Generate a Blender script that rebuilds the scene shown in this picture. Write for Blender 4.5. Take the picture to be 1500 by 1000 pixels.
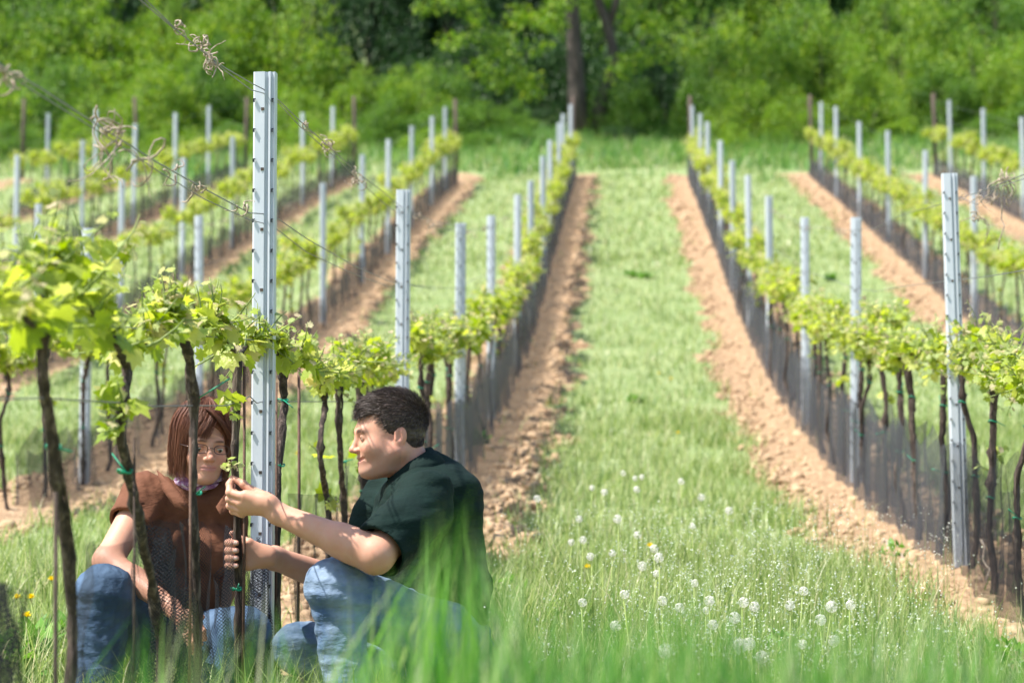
import bpy, math, random
import numpy as np
from mathutils import Vector, Matrix
random.seed(7)
RNG = np.random.default_rng(11)
for o in list(bpy.data.objects): bpy.data.objects.remove(o)
S = bpy.context.scene
COL = S.collection

# ------------------------------------------------------------------ camera, sky, sun
FPX = 3400.0
YAW = math.radians(2.72)      # the camera looks a little left of the direction of the rows (+Y)
PITCH = math.radians(3.37)    # and a little up the slope
cd = bpy.data.cameras.new("camera")
cam = bpy.data.objects.new("camera", cd); COL.objects.link(cam)
cam.location = (0, 0, 0)
cam.rotation_euler = (math.pi/2 + PITCH, 0, YAW)
cd.sensor_width = 36; cd.lens = FPX/1500*36
cd.clip_start = 0.1; cd.clip_end = 2000
cd.dof.use_dof = True; cd.dof.focus_distance = 6.55; cd.dof.aperture_fstop = 4.0
S.camera = cam

SUN_EL, SUN_AZ = math.radians(60), math.radians(252)   # azimuth clockwise from +Y: from the left
w = bpy.data.worlds.new("World"); S.world = w; w.use_nodes = True
nt = w.node_tree
sky = nt.nodes.new("ShaderNodeTexSky"); sky.sky_type = 'NISHITA'; sky.sun_disc = False
sky.sun_elevation = SUN_EL; sky.sun_rotation = SUN_AZ
nt.links.new(sky.outputs[0], nt.nodes["Background"].inputs[0])
nt.nodes["Background"].inputs[1].default_value = 0.125
sd = bpy.data.lights.new("sun", 'SUN'); sd.energy = 5.0; sd.angle = math.radians(0.5); sd.color = (1, .955, .88)
so = bpy.data.objects.new("sun", sd); COL.objects.link(so)
tosun = Vector((math.sin(SUN_AZ)*math.cos(SUN_EL), math.cos(SUN_AZ)*math.cos(SUN_EL), math.sin(SUN_EL)))
so.rotation_euler = tosun.to_track_quat('Z', 'Y').to_euler()
S.view_settings.view_transform = 'Standard'; S.view_settings.look = 'None'
S.view_settings.exposure = 1.0; S.view_settings.gamma = 1
S.cycles.use_denoising = True
S.cycles.max_bounces = 8; S.cycles.transparent_max_bounces = 24
S.cycles.diffuse_bounces = 3; S.cycles.transmission_bounces = 4
S.cycles.sample_clamp_indirect = 6

_R = cam.rotation_euler.to_matrix()
CR, CU, CF = _R @ Vector((1,0,0)), _R @ Vector((0,1,0)), _R @ Vector((0,0,-1))
def W(px, py, Y):
    """world point seen at photo pixel (px, py) whose distance along the rows is Y"""
    d = CF + CR*((px-750)/FPX) + CU*((500-py)/FPX)
    return d*(Y/d.y)
def PX(x, y, z):
    v = Vector((x, y, z)); dz = v.dot(CF)
    return 750+FPX*v.dot(CR)/dz, 500-FPX*v.dot(CU)/dz

# ------------------------------------------------------------------ terrain height
_gy = [-30, 0, 3, 6.7, 10, 14.5, 18.5, 22.6, 26.3, 29.6, 33.2, 37.9, 43, 50, 57, 65, 80, 110, 200, 400]
_gz = [-1.2, -.85, -.8, -.66, -.41, -.08, .41, 1.02, 1.68, 2.35, 3.14, 4.1, 5.15, 6.52, 8.0, 9.8, 14, 25, 60, 100]
_ty = np.linspace(-30, 400, 4301); _tz = np.interp(_ty, _gy, _gz)
_ker = np.hanning(31); _ker /= _ker.sum()
_tz = np.convolve(np.pad(_tz, 15, mode='edge'), _ker, mode='valid')
ROWS = {'A': -1.04, 'B': 1.437, 'C': 4.0, 'D': 6.6, 'Z': -3.45, 'Y': -5.85, 'X': -8.25, 'W': -10.7, 'V': -13.2}
ROWX = np.array(sorted(list(ROWS.values()) + [9.2, 11.8, -15.8]))
_nd = [(RNG.uniform(0, 6.28), RNG.uniform(0, 6.28), RNG.uniform(0, 6.28)) for _ in range(12)]
def noise2(x, y, f):
    r = 0
    for i, (a, b, c) in enumerate(_nd):
        g = f*(1+.23*i)
        r = r + np.sin(g*(x*math.cos(a)+y*math.sin(a))+b + 1.7*np.sin(g*.41*(x*math.sin(c)-y*math.cos(c))+c))
    return r/5.0
def gz(x, y):
    x = np.asarray(x, float); y = np.asarray(y, float)
    return np.interp(y, _ty, _tz) + .02*noise2(x, y, 1.1)
def rowdist(x):
    return np.min(np.abs(np.asarray(x)[..., None]-ROWX), axis=-1)

# ------------------------------------------------------------------ naming helpers
def tag(o, label=None, cat=None, group=None, kind=None):
    if label: o["label"] = label
    if cat: o["category"] = cat
    if group: o["group"] = group
    if kind: o["kind"] = kind
    return o
def empty(name, loc, label, cat, group=None, rz=0):
    o = bpy.data.objects.new(name, None); COL.objects.link(o)
    o.location = loc; o.rotation_euler = (0, 0, rz); o.empty_display_size = .1
    return tag(o, label, cat, group)
def obj(name, me, mat=None, parent=None, smooth=True):
    o = bpy.data.objects.new(name, me); COL.objects.link(o)
    if mat is not None:
        for m in (mat if isinstance(mat, (list, tuple)) else [mat]): me.materials.append(m)
    if parent: o.parent = parent
    if smooth: me.polygons.foreach_set("use_smooth", np.ones(len(me.polygons), bool))
    return o
def copy_tree(o, parent=None):
    c = o.copy(); COL.objects.link(c); c.parent = parent
    for ch in list(o.children): copy_tree(ch, c)
    return c

# ------------------------------------------------------------------ mesh helpers
def mesh_np(name, V, F, matidx=None):
    """F: (n,3) or (n,4) int array, or a list of such arrays"""
    if not isinstance(F, list): F = [F]
    V = np.asarray(V, np.float32)
    me = bpy.data.meshes.new(name)
    me.vertices.add(len(V)); me.vertices.foreach_set("co", V.ravel())
    tot = np.concatenate([np.full(len(f), f.shape[1], np.int32) for f in F if len(f)])
    idx = np.concatenate([np.asarray(f, np.int32).ravel() for f in F if len(f)])
    st = np.concatenate([[0], np.cumsum(tot)[:-1]]).astype(np.int32)
    me.loops.add(len(idx)); me.loops.foreach_set("vertex_index", idx)
    me.polygons.add(len(tot)); me.polygons.foreach_set("loop_start", st); me.polygons.foreach_set("loop_total", tot)
    if matidx is not None: me.polygons.foreach_set("material_index", np.asarray(matidx, np.int32))
    me.update(calc_edges=True)
    return me
class MB:
    def __init__(s): s.V = []; s.F3 = []; s.F4 = []; s.n = 0
    def add(s, V, F):
        V = np.asarray(V, float); F = np.asarray(F, int)
        (s.F3 if F.shape[1] == 3 else s.F4).append(F+s.n); s.V.append(V); s.n += len(V); return s
    def me(s, name):
        return mesh_np(name, np.concatenate(s.V), [np.concatenate(f) for f in (s.F3, s.F4) if f])
    def build(s, name, mat, parent=None, smooth=True): return obj(name, s.me(name), mat, parent, smooth)
    def box(s, c, h, R=None):
        v = np.array([[x, y, z] for x in (-1, 1) for y in (-1, 1) for z in (-1, 1)])*np.array(h)
        if R is not None: v = v @ np.array(R).T
        return s.add(v+np.array(c), [[0,1,3,2],[4,6,7,5],[0,4,5,1],[2,3,7,6],[0,2,6,4],[1,5,7,3]])
    def tube(s, P, r, n=8, ridge=0, seed=0, squash=None):
        P = np.asarray(P, float); m = len(P); r = np.broadcast_to(np.asarray(r, float), (m,))
        T = np.gradient(P, axis=0); T /= np.linalg.norm(T, axis=1)[:, None]+1e-9
        up = np.array([0, 0, 1.]) if abs(T[0, 2]) < .8 else np.array([1., 0, 0])
        A = np.zeros_like(P); a = np.cross(T[0], up)
        for i in range(m):
            a = a - T[i]*a.dot(T[i]); a /= np.linalg.norm(a)+1e-9; A[i] = a
        B = np.cross(T, A); th = np.linspace(0, 2*math.pi, n, endpoint=False)
        rr = r[:, None]*np.ones(n)
        if ridge:
            g = np.random.default_rng(seed)
            ph = g.normal(0, 1, (n,)); ph2 = g.normal(0, 1, (m, n))
            tw = np.array([np.roll(ph, int(i*.25)) for i in range(m)])
            rr = rr*(1+ridge*(.7*tw+.5*ph2))
        V = P[:, None]+A[:, None]*(np.cos(th)*rr)[..., None]+B[:, None]*(np.sin(th)*rr)[..., None]
        V = V.reshape(-1, 3)
        i, j = np.meshgrid(np.arange(m-1), np.arange(n), indexing='ij'); i = i.ravel(); j = j.ravel(); k = (j+1) % n
        s.add(V, np.stack([i*n+j, i*n+k, (i+1)*n+k, (i+1)*n+j], 1))
        s.add([P[0], P[-1]], np.zeros((0, 3), int)) if 0 else None
        b = s.n-m*n
        s.V.append(np.array([P[0], P[-1]])); c0, c1 = s.n, s.n+1; s.n += 2
        jj = np.arange(n); kk = (jj+1) % n
        s.F3.append(np.stack([np.full(n, c0), b+kk, b+jj], 1)); s.F3.append(np.stack([np.full(n, c1), b+(m-1)*n+jj, b+(m-1)*n+kk], 1))
        return s
def rand_rot(n, up=0.0, rng=RNG):
    """n random rotation matrices whose third axis leans to +Z by `up`"""
    z = rng.normal(size=(n, 3)); z /= np.linalg.norm(z, axis=1)[:, None]
    z[:, 2] += up; z /= np.linalg.norm(z, axis=1)[:, None]
    a = rng.normal(size=(n, 3)); x = np.cross(a, z); x /= np.linalg.norm(x, axis=1)[:, None]
    y = np.cross(z, x)
    return np.stack([x, y, z], 2)
def scatter(tv, tf, P, R, s):
    """template verts/faces placed at P with rotations R and sizes s"""
    tv = np.asarray(tv, float); tf = np.asarray(tf, int); n = len(P)
    s = np.broadcast_to(np.asarray(s, float), (n,)) if np.ndim(s) < 2 else s
    v = tv[None]*(s[:, None, None] if np.ndim(s) == 1 else s[:, None, :])
    V = np.einsum('nij,nkj->nki', R, v)+P[:, None]
    F = tf[None]+(np.arange(n)*len(tv))[:, None, None]
    return V.reshape(-1, 3), F.reshape(-1, tf.shape[1])

# ------------------------------------------------------------------ materials
class N:
    def __init__(s, name):
        s.m = bpy.data.materials.new(name); s.m.use_nodes = True; s.t = s.m.node_tree
        s.b = s.t.nodes["Principled BSDF"]; s.out = s.t.nodes["Material Output"]
    def n(s, typ, **kw):
        x = s.t.nodes.new(typ)
        for k, v in kw.items():
            if k.startswith('i_'): x.inputs[int(k[2:]) if k[2:].isdigit() else k[2:].replace('_', ' ')].default_value = v
            else: setattr(x, k, v)
        return x
    def l(s, a, b): s.t.links.new(a, b)
    def ramp(s, fac, stops):
        r = s.n("ShaderNodeValToRGB"); e = r.color_ramp.elements
        while len(e) < len(stops): e.new(.5)
        for i, (p, c) in enumerate(stops): e[i].position = p; e[i].color = (*c, 1)
        s.l(fac, r.inputs[0]); return r.outputs[0]
    def noise(s, scale, detail=4, coord=None, stretch=None, rough=.6):
        tc = s.n("ShaderNodeTexCoord"); src = tc.outputs[coord or 'Object']
        if stretch:
            mp = s.n("ShaderNodeMapping"); mp.inputs[3].default_value = stretch; s.l(src, mp.inputs[0]); src = mp.outputs[0]
        x = s.n("ShaderNodeTexNoise"); x.inputs["Scale"].default_value = scale; x.inputs["Detail"].default_value = detail
        x.inputs["Roughness"].default_value = rough
        s.l(src, x.inputs["Vector"]); return x.outputs["Fac"]
    def mix(s, fac, a, b, mode='MIX'):
        x = s.n("ShaderNodeMix", data_type='RGBA', blend_type=mode)
        for sock, v in ((x.inputs[0], fac), (x.inputs[6], a), (x.inputs[7], b)):
            if isinstance(v, (int, float)): sock.default_value = v
            elif isinstance(v, tuple): sock.default_value = (*v, 1)
            else: s.l(v, sock)
        return x.outputs[2]
    def bump(s, h, strength=.5, dist=.01):
        x = s.n("ShaderNodeBump"); x.inputs["Strength"].default_value = strength; x.inputs["Distance"].default_value = dist
        s.l(h, x.inputs["Height"]); s.l(x.outputs[0], s.b.inputs["Normal"])
    def set(s, color=None, rough=.8, **kw):
        if color is not None:
            if isinstance(color, tuple): s.b.inputs["Base Color"].default_value = (*color, 1)
            else: s.l(color, s.b.inputs["Base Color"])
        s.b.inputs["Roughness"].default_value = rough
        for k, v in kw.items(): s.b.inputs[k.replace('_', ' ')].default_value = v
        return s
def leaf_mat(name, stops, trans=.45, rough=.5, patch=None, spec=.3, crinkle=0):
    m = N(name); g = m.n("ShaderNodeNewGeometry"); c = m.ramp(g.outputs["Random Per Island"], stops)
    if patch:
        c = m.mix(m.ramp(m.noise(patch[0], 3), [(.42, (0, 0, 0)), (.6, (1, 1, 1))]), c, patch[1], 'MIX') if len(patch) == 2 else c
    m.set(c, rough); m.b.inputs["Specular IOR Level"].default_value = spec
    if crinkle: m.bump(m.noise(crinkle, 2), .7, .006)
    tr = m.n("ShaderNodeBsdfTranslucent"); hs = m.n("ShaderNodeHueSaturation"); hs.inputs["Value"].default_value = 1.5; hs.inputs["Saturation"].default_value = 1.1; hs.inputs["Hue"].default_value = .49
    m.l(c, hs.inputs["Color"]); m.l(hs.outputs[0], tr.inputs[0])
    mx = m.n("ShaderNodeMixShader"); mx.inputs[0].default_value = trans
    m.l(m.b.outputs[0], mx.inputs[1]); m.l(tr.outputs[0], mx.inputs[2]); m.l(mx.outputs[0], m.out.inputs[0])
    return m.m
M = {}
M['vine_leaf'] = leaf_mat("vine leaf", [(0, (.18, .27, .025)), (.35, (.3, .39, .045)), (.7, (.43, .5, .085)), (.9, (.52, .54, .18)), (1, (.55, .47, .25))], .5, .42, spec=.5, crinkle=95)
M['vine_leaf_pale'] = leaf_mat("young vine leaf", [(0, (.3, .4, .1)), (.5, (.43, .48, .2)), (1, (.52, .42, .28))], .4, crinkle=120)
M['grass'] = leaf_mat("meadow grass", [(0, (.11, .19, .04)), (.5, (.25, .34, .10)), (.85, (.43, .48, .21)), (1, (.58, .53, .35))], .4, .42, spec=.5)
M['rank_grass'] = leaf_mat("rank grass", [(0, (.06, .16, .03)), (.6, (.11, .25, .05)), (1, (.2, .34, .09))], .35)
M['tall_grass'] = leaf_mat("tall foreground grass", [(0, (.03, .12, .018)), (.35, (.07, .23, .03)), (.75, (.2, .40, .08)), (.9, (.4, .5, .2)), (1, (.52, .52, .36))], .45, .4, spec=.5)
M['bush_a'] = leaf_mat("bush leaf", [(0, (.05, .135, .02)), (.6, (.11, .225, .035)), (1, (.21, .33, .06))], .36)
M['bush_b'] = leaf_mat("bright bush leaf", [(0, (.08, .19, .018)), (.6, (.18, .31, .035)), (1, (.33, .43, .075))], .38)
M['bush_shade'] = leaf_mat("shade-dark bush leaf", [(0, (.015, .045, .014)), (.6, (.03, .08, .022)), (1, (.06, .125, .03))], .2)  # leaf colour darkened to paint the shade in the gaps under the trees
M['weed'] = leaf_mat("broad weed leaf", [(0, (.09, .24, .03)), (1, (.18, .36, .06))], .35)
M['straw'] = leaf_mat("dry straw", [(0, (.3, .22, .13)), (1, (.6, .5, .34))], .2)
M['petal_white'] = leaf_mat("white flower", [(0, (.6, .66, .5)), (1, (.82, .82, .78))], .4)
M['petal_yellow'] = leaf_mat("yellow flower", [(0, (.72, .58, .02)), (1, (.8, .68, .03))], .3)
M['puff'] = leaf_mat("dandelion down", [(0, (.68, .66, .62)), (1, (.82, .81, .78))], .6)

m = N("bark"); n1 = m.noise(75, 5, stretch=(1, 1, .1)); n2 = m.noise(12, 3)
m.set(m.mix(n2, m.ramp(n1, [(.40, (.014, .009, .007)), (.52, (.07, .045, .034)), (.64, (.28, .21, .165))]), (.055, .036, .027), 'MIX'), .9); m.bump(n1, 1, .02); M['bark'] = m.m
m = N("tree bark"); n1 = m.noise(6, 5, stretch=(1, 1, .25)); m.set(m.ramp(n1, [(.3, (.03, .024, .02)), (.7, (.13, .10, .085))]), .95); m.bump(n1, .8, .05); M['tree_bark'] = m.m
m = N("green shoot"); m.set((.2, .26, .06), .6); M['shoot'] = m.m
m = N("galvanised steel"); n1 = m.noise(14, 4, stretch=(1, 1, .25)); n2 = m.noise(130, 2); n3 = m.noise(3.1, 3)
gc = m.mix(n2, m.ramp(n1, [(.3, (.46, .50, .55)), (.7, (.64, .67, .71))]), (.54, .575, .62), 'MIX')
m.set(m.mix(m.ramp(m.noise(7, 5, stretch=(1, 1, .4)), [(.62, (0, 0, 0)), (.8, (.55, .55, .55))]), m.mix(m.ramp(n3, [(.6, (0, 0, 0)), (.74, (1, 1, 1))]), gc, (.42, .43, .445)), (.30, .24, .19)), .5, Metallic=.12); m.bump(n1, .15, .003); M['steel'] = m.m
m = N("painted slot shade"); m.set((.02, .025, .03), .7); M['slot'] = m.m  # near-black paint on small raised boxes, for the shade inside the post's holes
m = N("rusty stake"); n1 = m.noise(60, 3); m.set(m.ramp(n1, [(.3, (.07, .035, .022)), (.7, (.15, .08, .05))]), .8); M['rust'] = m.m
m = N("weathered wood post"); n1 = m.noise(20, 4, stretch=(1, 1, .1)); m.set(m.ramp(n1, [(.3, (.05, .035, .028)), (.7, (.12, .085, .065))]), .9); M['wood'] = m.m
m = N("wire"); m.set((.2, .2, .21), .5, Metallic=.6); M['wire'] = m.m
m = N("green plastic tie"); m.set((.0, .24, .13), .4); M['tie'] = m.m
m = N("dried tendril"); n1 = m.noise(90, 2); m.set(m.ramp(n1, [(.3, (.22, .15, .1)), (.7, (.5, .42, .33))]), .8); M['tendril'] = m.m
# soil
m = N("vineyard ground")
at = m.n("ShaderNodeAttribute", attribute_name="soil")
nz = m.noise(2.3, 5); nf = m.noise(14, 6, rough=.7); nb = m.noise(55, 4)
soil = m.ramp(nf, [(.25, (.19, .12, .062)), (.5, (.39, .26, .145)), (.75, (.56, .41, .255))])
soil = m.mix(.35, soil, m.ramp(nb, [(.3, (.22, .125, .08)), (.7, (.56, .4, .28))]))
gr = m.mix(m.ramp(nz, [(.3, (0, 0, 0)), (.7, (1, 1, 1))]), m.ramp(nb, [(.3, (.12, .19, .06)), (.7, (.28, .36, .15))]), m.ramp(nf, [(.3, (.22, .29, .11)), (.7, (.40, .44, .24))]))
ad = m.n("ShaderNodeMath", operation='ADD'); sb = m.n("ShaderNodeMath", operation='MULTIPLY_ADD'); sb.inputs[1].default_value = .9; sb.inputs[2].default_value = -.45
m.l(nf, sb.inputs[0]); m.l(at.outputs["Fac"], ad.inputs[0]); m.l(sb.outputs[0], ad.inputs[1])
m.set(m.mix(m.ramp(ad.outputs[0], [(.42, (0, 0, 0)), (.58, (1, 1, 1))]), gr, soil), 1); m.b.inputs["Specular IOR Level"].default_value = .1; m.bump(nf, .9, .05); M['ground'] = m.m
m = N("soil clod"); n1 = m.noise(30, 4); m.set(m.ramp(n1, [(.3, (.31, .195, .11)), (.7, (.56, .40, .25))]), 1); m.bump(n1, .6, .01); M['clod'] = m.m
# netting: a woven grid with real see-through cells (far nets are an even weave)
def net_mat(name, cell, wdt, col):
    m = N(name); uv = m.n("ShaderNodeUVMap"); mp = m.n("ShaderNodeMapping"); mp.inputs[2].default_value = (0, 0, math.radians(38)); mp.inputs[3].default_value = (1/cell, 1/cell, 1)
    m.l(uv.outputs[0], mp.inputs[0]); sx = m.n("ShaderNodeSeparateXYZ"); m.l(mp.outputs[0], sx.inputs[0])
    outs = []
    for i in (0, 1):
        f = m.n("ShaderNodeMath", operation='FRACT'); m.l(sx.outputs[i], f.inputs[0])
        c = m.n("ShaderNodeMath", operation='LESS_THAN'); c.inputs[1].default_value = wdt; m.l(f.outputs[0], c.inputs[0]); outs.append(c.outputs[0])
    mx = m.n("ShaderNodeMath", operation='MAXIMUM'); m.l(outs[0], mx.inputs[0]); m.l(outs[1], mx.inputs[1])
    m.set(col, .8); m.b.inputs["Specular IOR Level"].default_value = .1; m.l(mx.outputs[0], m.b.inputs["Alpha"]); return m.m
M['net'] = net_mat("fine dark netting", .0064, .21, (.022, .023, .028))
m = N("far dark netting"); m.set((.06, .062, .075), .6, Alpha=.5); M['net_far'] = m.m
# cloth and skin
def cloth(name, c1, c2, scale=6, bump=.35, weave=700):
    m = N(name); n1 = m.noise(scale, 3); n2 = m.noise(weave, 2)
    m.set(m.ramp(n1, [(.3, c1), (.7, c2)]), .85); m.b.inputs["Specular IOR Level"].default_value = .2
    a = m.n("ShaderNodeMath", operation='MULTIPLY_ADD'); a.inputs[1].default_value = .06; m.l(n2, a.inputs[0]); m.l(m.noise(17, 3, stretch=(1, 1, 2.2)), a.inputs[2])
    m.bump(a.outputs[0], bump, .02); return m.m
M['green_shirt'] = cloth("dark green jersey", (.0015, .0095, .0075), (.003, .017, .013))
M['green_dark'] = cloth("black green jersey", (.003, .012, .01), (.005, .018, .015))
M['brown_shirt'] = cloth("brown jersey", (.12, .048, .026), (.17, .07, .038))
M['denim'] = cloth("blue denim", (.06, .11, .2), (.3, .38, .48), 8, .5)
M['denim_dark'] = cloth("dark blue denim", (.03, .06, .115), (.10, .16, .25), 9, .5)
m = N("scarf"); n1 = m.noise(60, 2); m.set(m.ramp(n1, [(.42, (.3, .12, .26)), (.55, (.55, .33, .5)), (.66, (.8, .75, .8))]), .8); M['scarf'] = m.m
m = N("skin"); at = m.n("ShaderNodeAttribute", attribute_name="pig"); n1 = m.noise(45, 3)
m.set(m.mix(.25, at.outputs["Color"], m.mix(1.0, at.outputs["Color"], m.ramp(n1, [(.35, (1, .66, .58)), (.65, (1, 1, 1))]), 'MULTIPLY')), .52)
m.b.inputs["Subsurface Weight"].default_value = .12; m.b.inputs["Subsurface Radius"].default_value = (.012, .004, .002); m.b.inputs["Subsurface Scale"].default_value = 1
m.b.inputs["Specular IOR Level"].default_value = .35; m.bump(m.noise(350, 2), .12, .002); M['skin'] = m.m
def hairm(name, stops):
    m = N(name); g = m.n("ShaderNodeNewGeometry"); m.set(m.ramp(g.outputs["Random Per Island"], stops), .5); m.b.inputs["Specular IOR Level"].default_value = .4; return m.m
M['hair_dark'] = hairm("dark hair", [(0, (.025, .017, .013)), (.7, (.07, .045, .035)), (1, (.22, .17, .15))])
M['hair_brown'] = hairm("red brown hair", [(0, (.05, .016, .010)), (.6, (.16, .055, .03)), (1, (.36, .15, .08))])
m = N("eye"); at = m.n("ShaderNodeAttribute", attribute_name="pig"); m.set(at.outputs["Color"], .15); M['eye'] = m.m
m = N("glasses metal"); m.set((.12, .08, .07), .3, Metallic=.8); M['frame'] = m.m
m = N("lens"); m.set((1, 1, 1), .02); m.b.inputs["Transmission Weight"].default_value = 1; m.b.inputs["IOR"].default_value = 1.02; m.b.inputs["Alpha"].default_value = .25; M['lens'] = m.m
m = N("teeth"); m.set((.7, .66, .58), .3); M['teeth'] = m.m
# ------------------------------------------------------------------ ground
def axis(segs):
    a = [segs[0][0]]
    for (lo, hi, st) in segs: a += list(np.arange(lo+st, hi+1e-6, st))
    return np.array(a)
gx = axis([(-200, -40, 16), (-40, -8, .5), (-8, -4, .14), (-4, 4, .05), (4, 8, .14), (8, 40, .5), (40, 200, 16)])
gyv = axis([(-20, 4, .6), (4, 20, .06), (20, 34, .12), (34, 60, .3), (60, 100, 1.5), (100, 400, 15)])
GX, GY = np.meshgrid(gx, gyv)
rd = rowdist(GX)
infield = np.clip((50.8+.9*noise2(GX, GX*0+3, 1.2)-GY)/1.2, 0, 1)*np.clip((14-np.abs(GX+2))/1, 0, 1)
hw = .54+.11*noise2(GX*.7, GY*.7, 2.0)+.09*noise2(GX, GY, 6.)+.05*noise2(GX, GY, 17.)
left = (GX > ROWS['A']-.05) & (GX < 1.5)
hw = hw*np.where(GX < -1.9, 1.1, np.clip(.3+(GY-7.3)/5, .12, 1))*np.where(GX < -4.6, .5, np.where(GX < -2, .85, 1))              # near the camera the meadow has crept into the strips
soil = np.clip(.5+(hw-rd)/.16, 0, 1)*infield
GZ = gz(GX, GY)+soil*(.014*noise2(GX, GY, 26)+.010*noise2(GX, GY, 55)+.03*np.clip(1-rd/.4, 0, 1)) + (1-soil)*.01*noise2(GX, GY, 9)
V = np.stack([GX, GY, GZ], -1).reshape(-1, 3); ny, nx = GX.shape
i, j = np.meshgrid(np.arange(ny-1), np.arange(nx-1), indexing='ij'); q = (i*nx+j).ravel()
me = mesh_np("ground", V, np.stack([q, q+1, q+nx+1, q+nx], 1))
a = me.attributes.new("soil", 'FLOAT', 'POINT'); a.data.foreach_set("value", soil.ravel().astype(np.float32))
tag(obj("ground", me, M['ground']), kind='structure')
def soil_at(x, y):
    rd_ = rowdist(x); h = (.54+.11*noise2(x*.7, y*.7, 2.0)+.09*noise2(x, y, 6.)+.05*noise2(x, y, 17.))*np.where(x < -1.9, 1.1, np.clip(.3+(y-7.3)/5, .12, 1))*np.where(x < -4.6, .5, np.where(x < -2, .85, 1))
    return np.clip(.5+(h-rd_)/.16, 0, 1)*(y < 51)

def inview(x, y, z, pad=60):
    px = 750+FPX*(x*CR.x+y*CR.y+z*CR.z)/(x*CF.x+y*CF.y+z*CF.z)
    return (px > -pad) & (px < 1500+pad)
def rand_ground(n, y0, y1, powr=1.0):
    y = y0+(y1-y0)*RNG.random(n)**powr; half = y*.235+.6; x = RNG.uniform(-1, 1, n)*half-y*.0475
    return x, y, gz(x, y)

# ------------------------------------------------------------------ grass
def blades(P, h, wd, bend, yawd, nseg=3):
    n = len(P); t = np.linspace(0, 1, nseg+1)
    dx, dy = np.cos(yawd), np.sin(yawd); face = yawd+math.pi/2+RNG.uniform(-.5, .5, n)
    wx, wy = np.cos(face), np.sin(face)
    hor = (bend*h)[:, None]*t**2; ver = h[:, None]*(t-.30*bend[:, None]*t**2.5)
    C = np.stack([P[:, 0:1]+dx[:, None]*hor, P[:, 1:2]+dy[:, None]*hor, P[:, 2:3]+ver], -1)
    ww = wd[:, None]*.5*(1-t**1.6)*(.6+.8*np.sin(np.minimum(t+.25, 1)*math.pi))
    O = np.stack([wx[:, None]*ww, wy[:, None]*ww, ww*0], -1)
    V = np.empty((n, 2*nseg+1, 3)); V[:, 0:2*nseg:2] = (C-O)[:, :nseg]; V[:, 1:2*nseg:2] = (C+O)[:, :nseg]; V[:, 2*nseg] = C[:, nseg]
    F4 = np.array([[2*k, 2*k+1, 2*k+3, 2*k+2] for k in range(nseg-1)]); F3 = np.array([[2*nseg-2, 2*nseg-1, 2*nseg]])
    off = (np.arange(n)*(2*nseg+1))[:, None, None]
    return V.reshape(-1, 3), [(F3[None]+off).reshape(-1, 3), (F4[None]+off).reshape(-1, 4)]
Vs, F3s, F4s, cnt = [], [], [], 0
def addb(v, f):
    global cnt
    Vs.append(v); F3s.append(f[0]+cnt); F4s.append(f[1]+cnt); cnt += len(v)
for (n, y0, y1, pw, h0, h1, w0) in ((65000, 4.6, 10, 1, .10, .26, .0045), (70000, 9, 19, 1, .07, .19, .006), (70000, 17, 34, 1, .05, .14, .010), (60000, 32, 60, 1, .06, .16, .022)):
    x, y, z = rand_ground(n, y0, y1, pw)
    keep = RNG.random(n) > soil_at(x, y)*.985
    tuft = noise2(x, y, 3.1)
    keep &= (RNG.random(n) < .72+.3*tuft)
    x, y, z = x[keep], y[keep], z[keep]; tuft = tuft[keep]; n = len(x)
    h = RNG.uniform(h0, h1, n)*(1+.45*np.clip(tuft, -1, 1.5))*(1+1.3*(y > 51.5))
    addb(*blades(np.stack([x, y, z-.01], 1), h, w0*RNG.uniform(.7, 1.4, n), RNG.uniform(.1, .9, n), RNG.uniform(0, 6.28, n), 2 if y0 > 15 else 3))
MV, M3, M4 = Vs, F3s, F4s
Vs, F3s, F4s, cnt = [], [], [], 0
x, y, z = rand_ground(46000, 46, 72, 1); kq = (y+3.0*noise2(x*.6, y*.6, 1.3)+RNG.normal(0, 1.6, len(y)) > 52.5) & (soil_at(x, y) < .3); x, y, z = x[kq], y[kq], z[kq]; n = len(x)
addb(*blades(np.stack([x, y, z-.01], 1), RNG.uniform(.15, .5, n)*(1+.5*np.clip(noise2(x, y, 1.7), -1, 1.5)), .03*RNG.uniform(.7, 1.4, n), RNG.uniform(.1, .8, n), RNG.uniform(0, 6.28, n), 2))
tag(obj("rank_grass", mesh_np("rank_grass", np.concatenate(Vs), [np.concatenate(F3s), np.concatenate(F4s)]), M['rank_grass']), "taller darker grass between the row ends and the bushes", "grass", kind='stuff')
Vs, F3s, F4s = MV, M3, M4
me = mesh_np("meadow_grass", np.concatenate(Vs), [np.concatenate(F3s), np.concatenate(F4s)])
tag(obj("meadow_grass", me, M['grass']), "fresh green meadow grass growing between the vine rows", "grass", kind='stuff')
# tall blurred grass close to the camera
Vs, F3s, F4s, cnt = [], [], [], 0
tx = [0, 130, 220, 300, 420, 520, 600, 650, 690, 730, 800, 900, 1000, 1100, 1250, 1400, 1500]
tt = [1015, 1000, 905, 900, 910, 870, 830, 745, 760, 835, 880, 885, 875, 895, 905, 890, 910]
td = [.12, .15, .22, .25, .25, .3, .55, .75, .85, .8, 1, 1.1, 1.1, .9, .9, .9, .9]
n = 2100; px = RNG.uniform(-40, 1540, n*2); px = px[RNG.random(n*2) < np.interp(px, tx, td)/1.5][:n]; n = len(px)
Y = RNG.uniform(2.1, 3.5, n); tipy = np.interp(px, tx, tt)+RNG.gamma(1.6, 34, n)-30+RNG.normal(0, 20, n)
P = np.array([list(W(a, b, c)) for a, b, c in zip(px, tipy, Y)])
bend = RNG.beta(1.3, 4, n)*.6+.02; yd = RNG.uniform(0, 6.28, n); base = gz(P[:, 0], P[:, 1])
h = (P[:, 2]-base)/(1-.3*bend)
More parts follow.
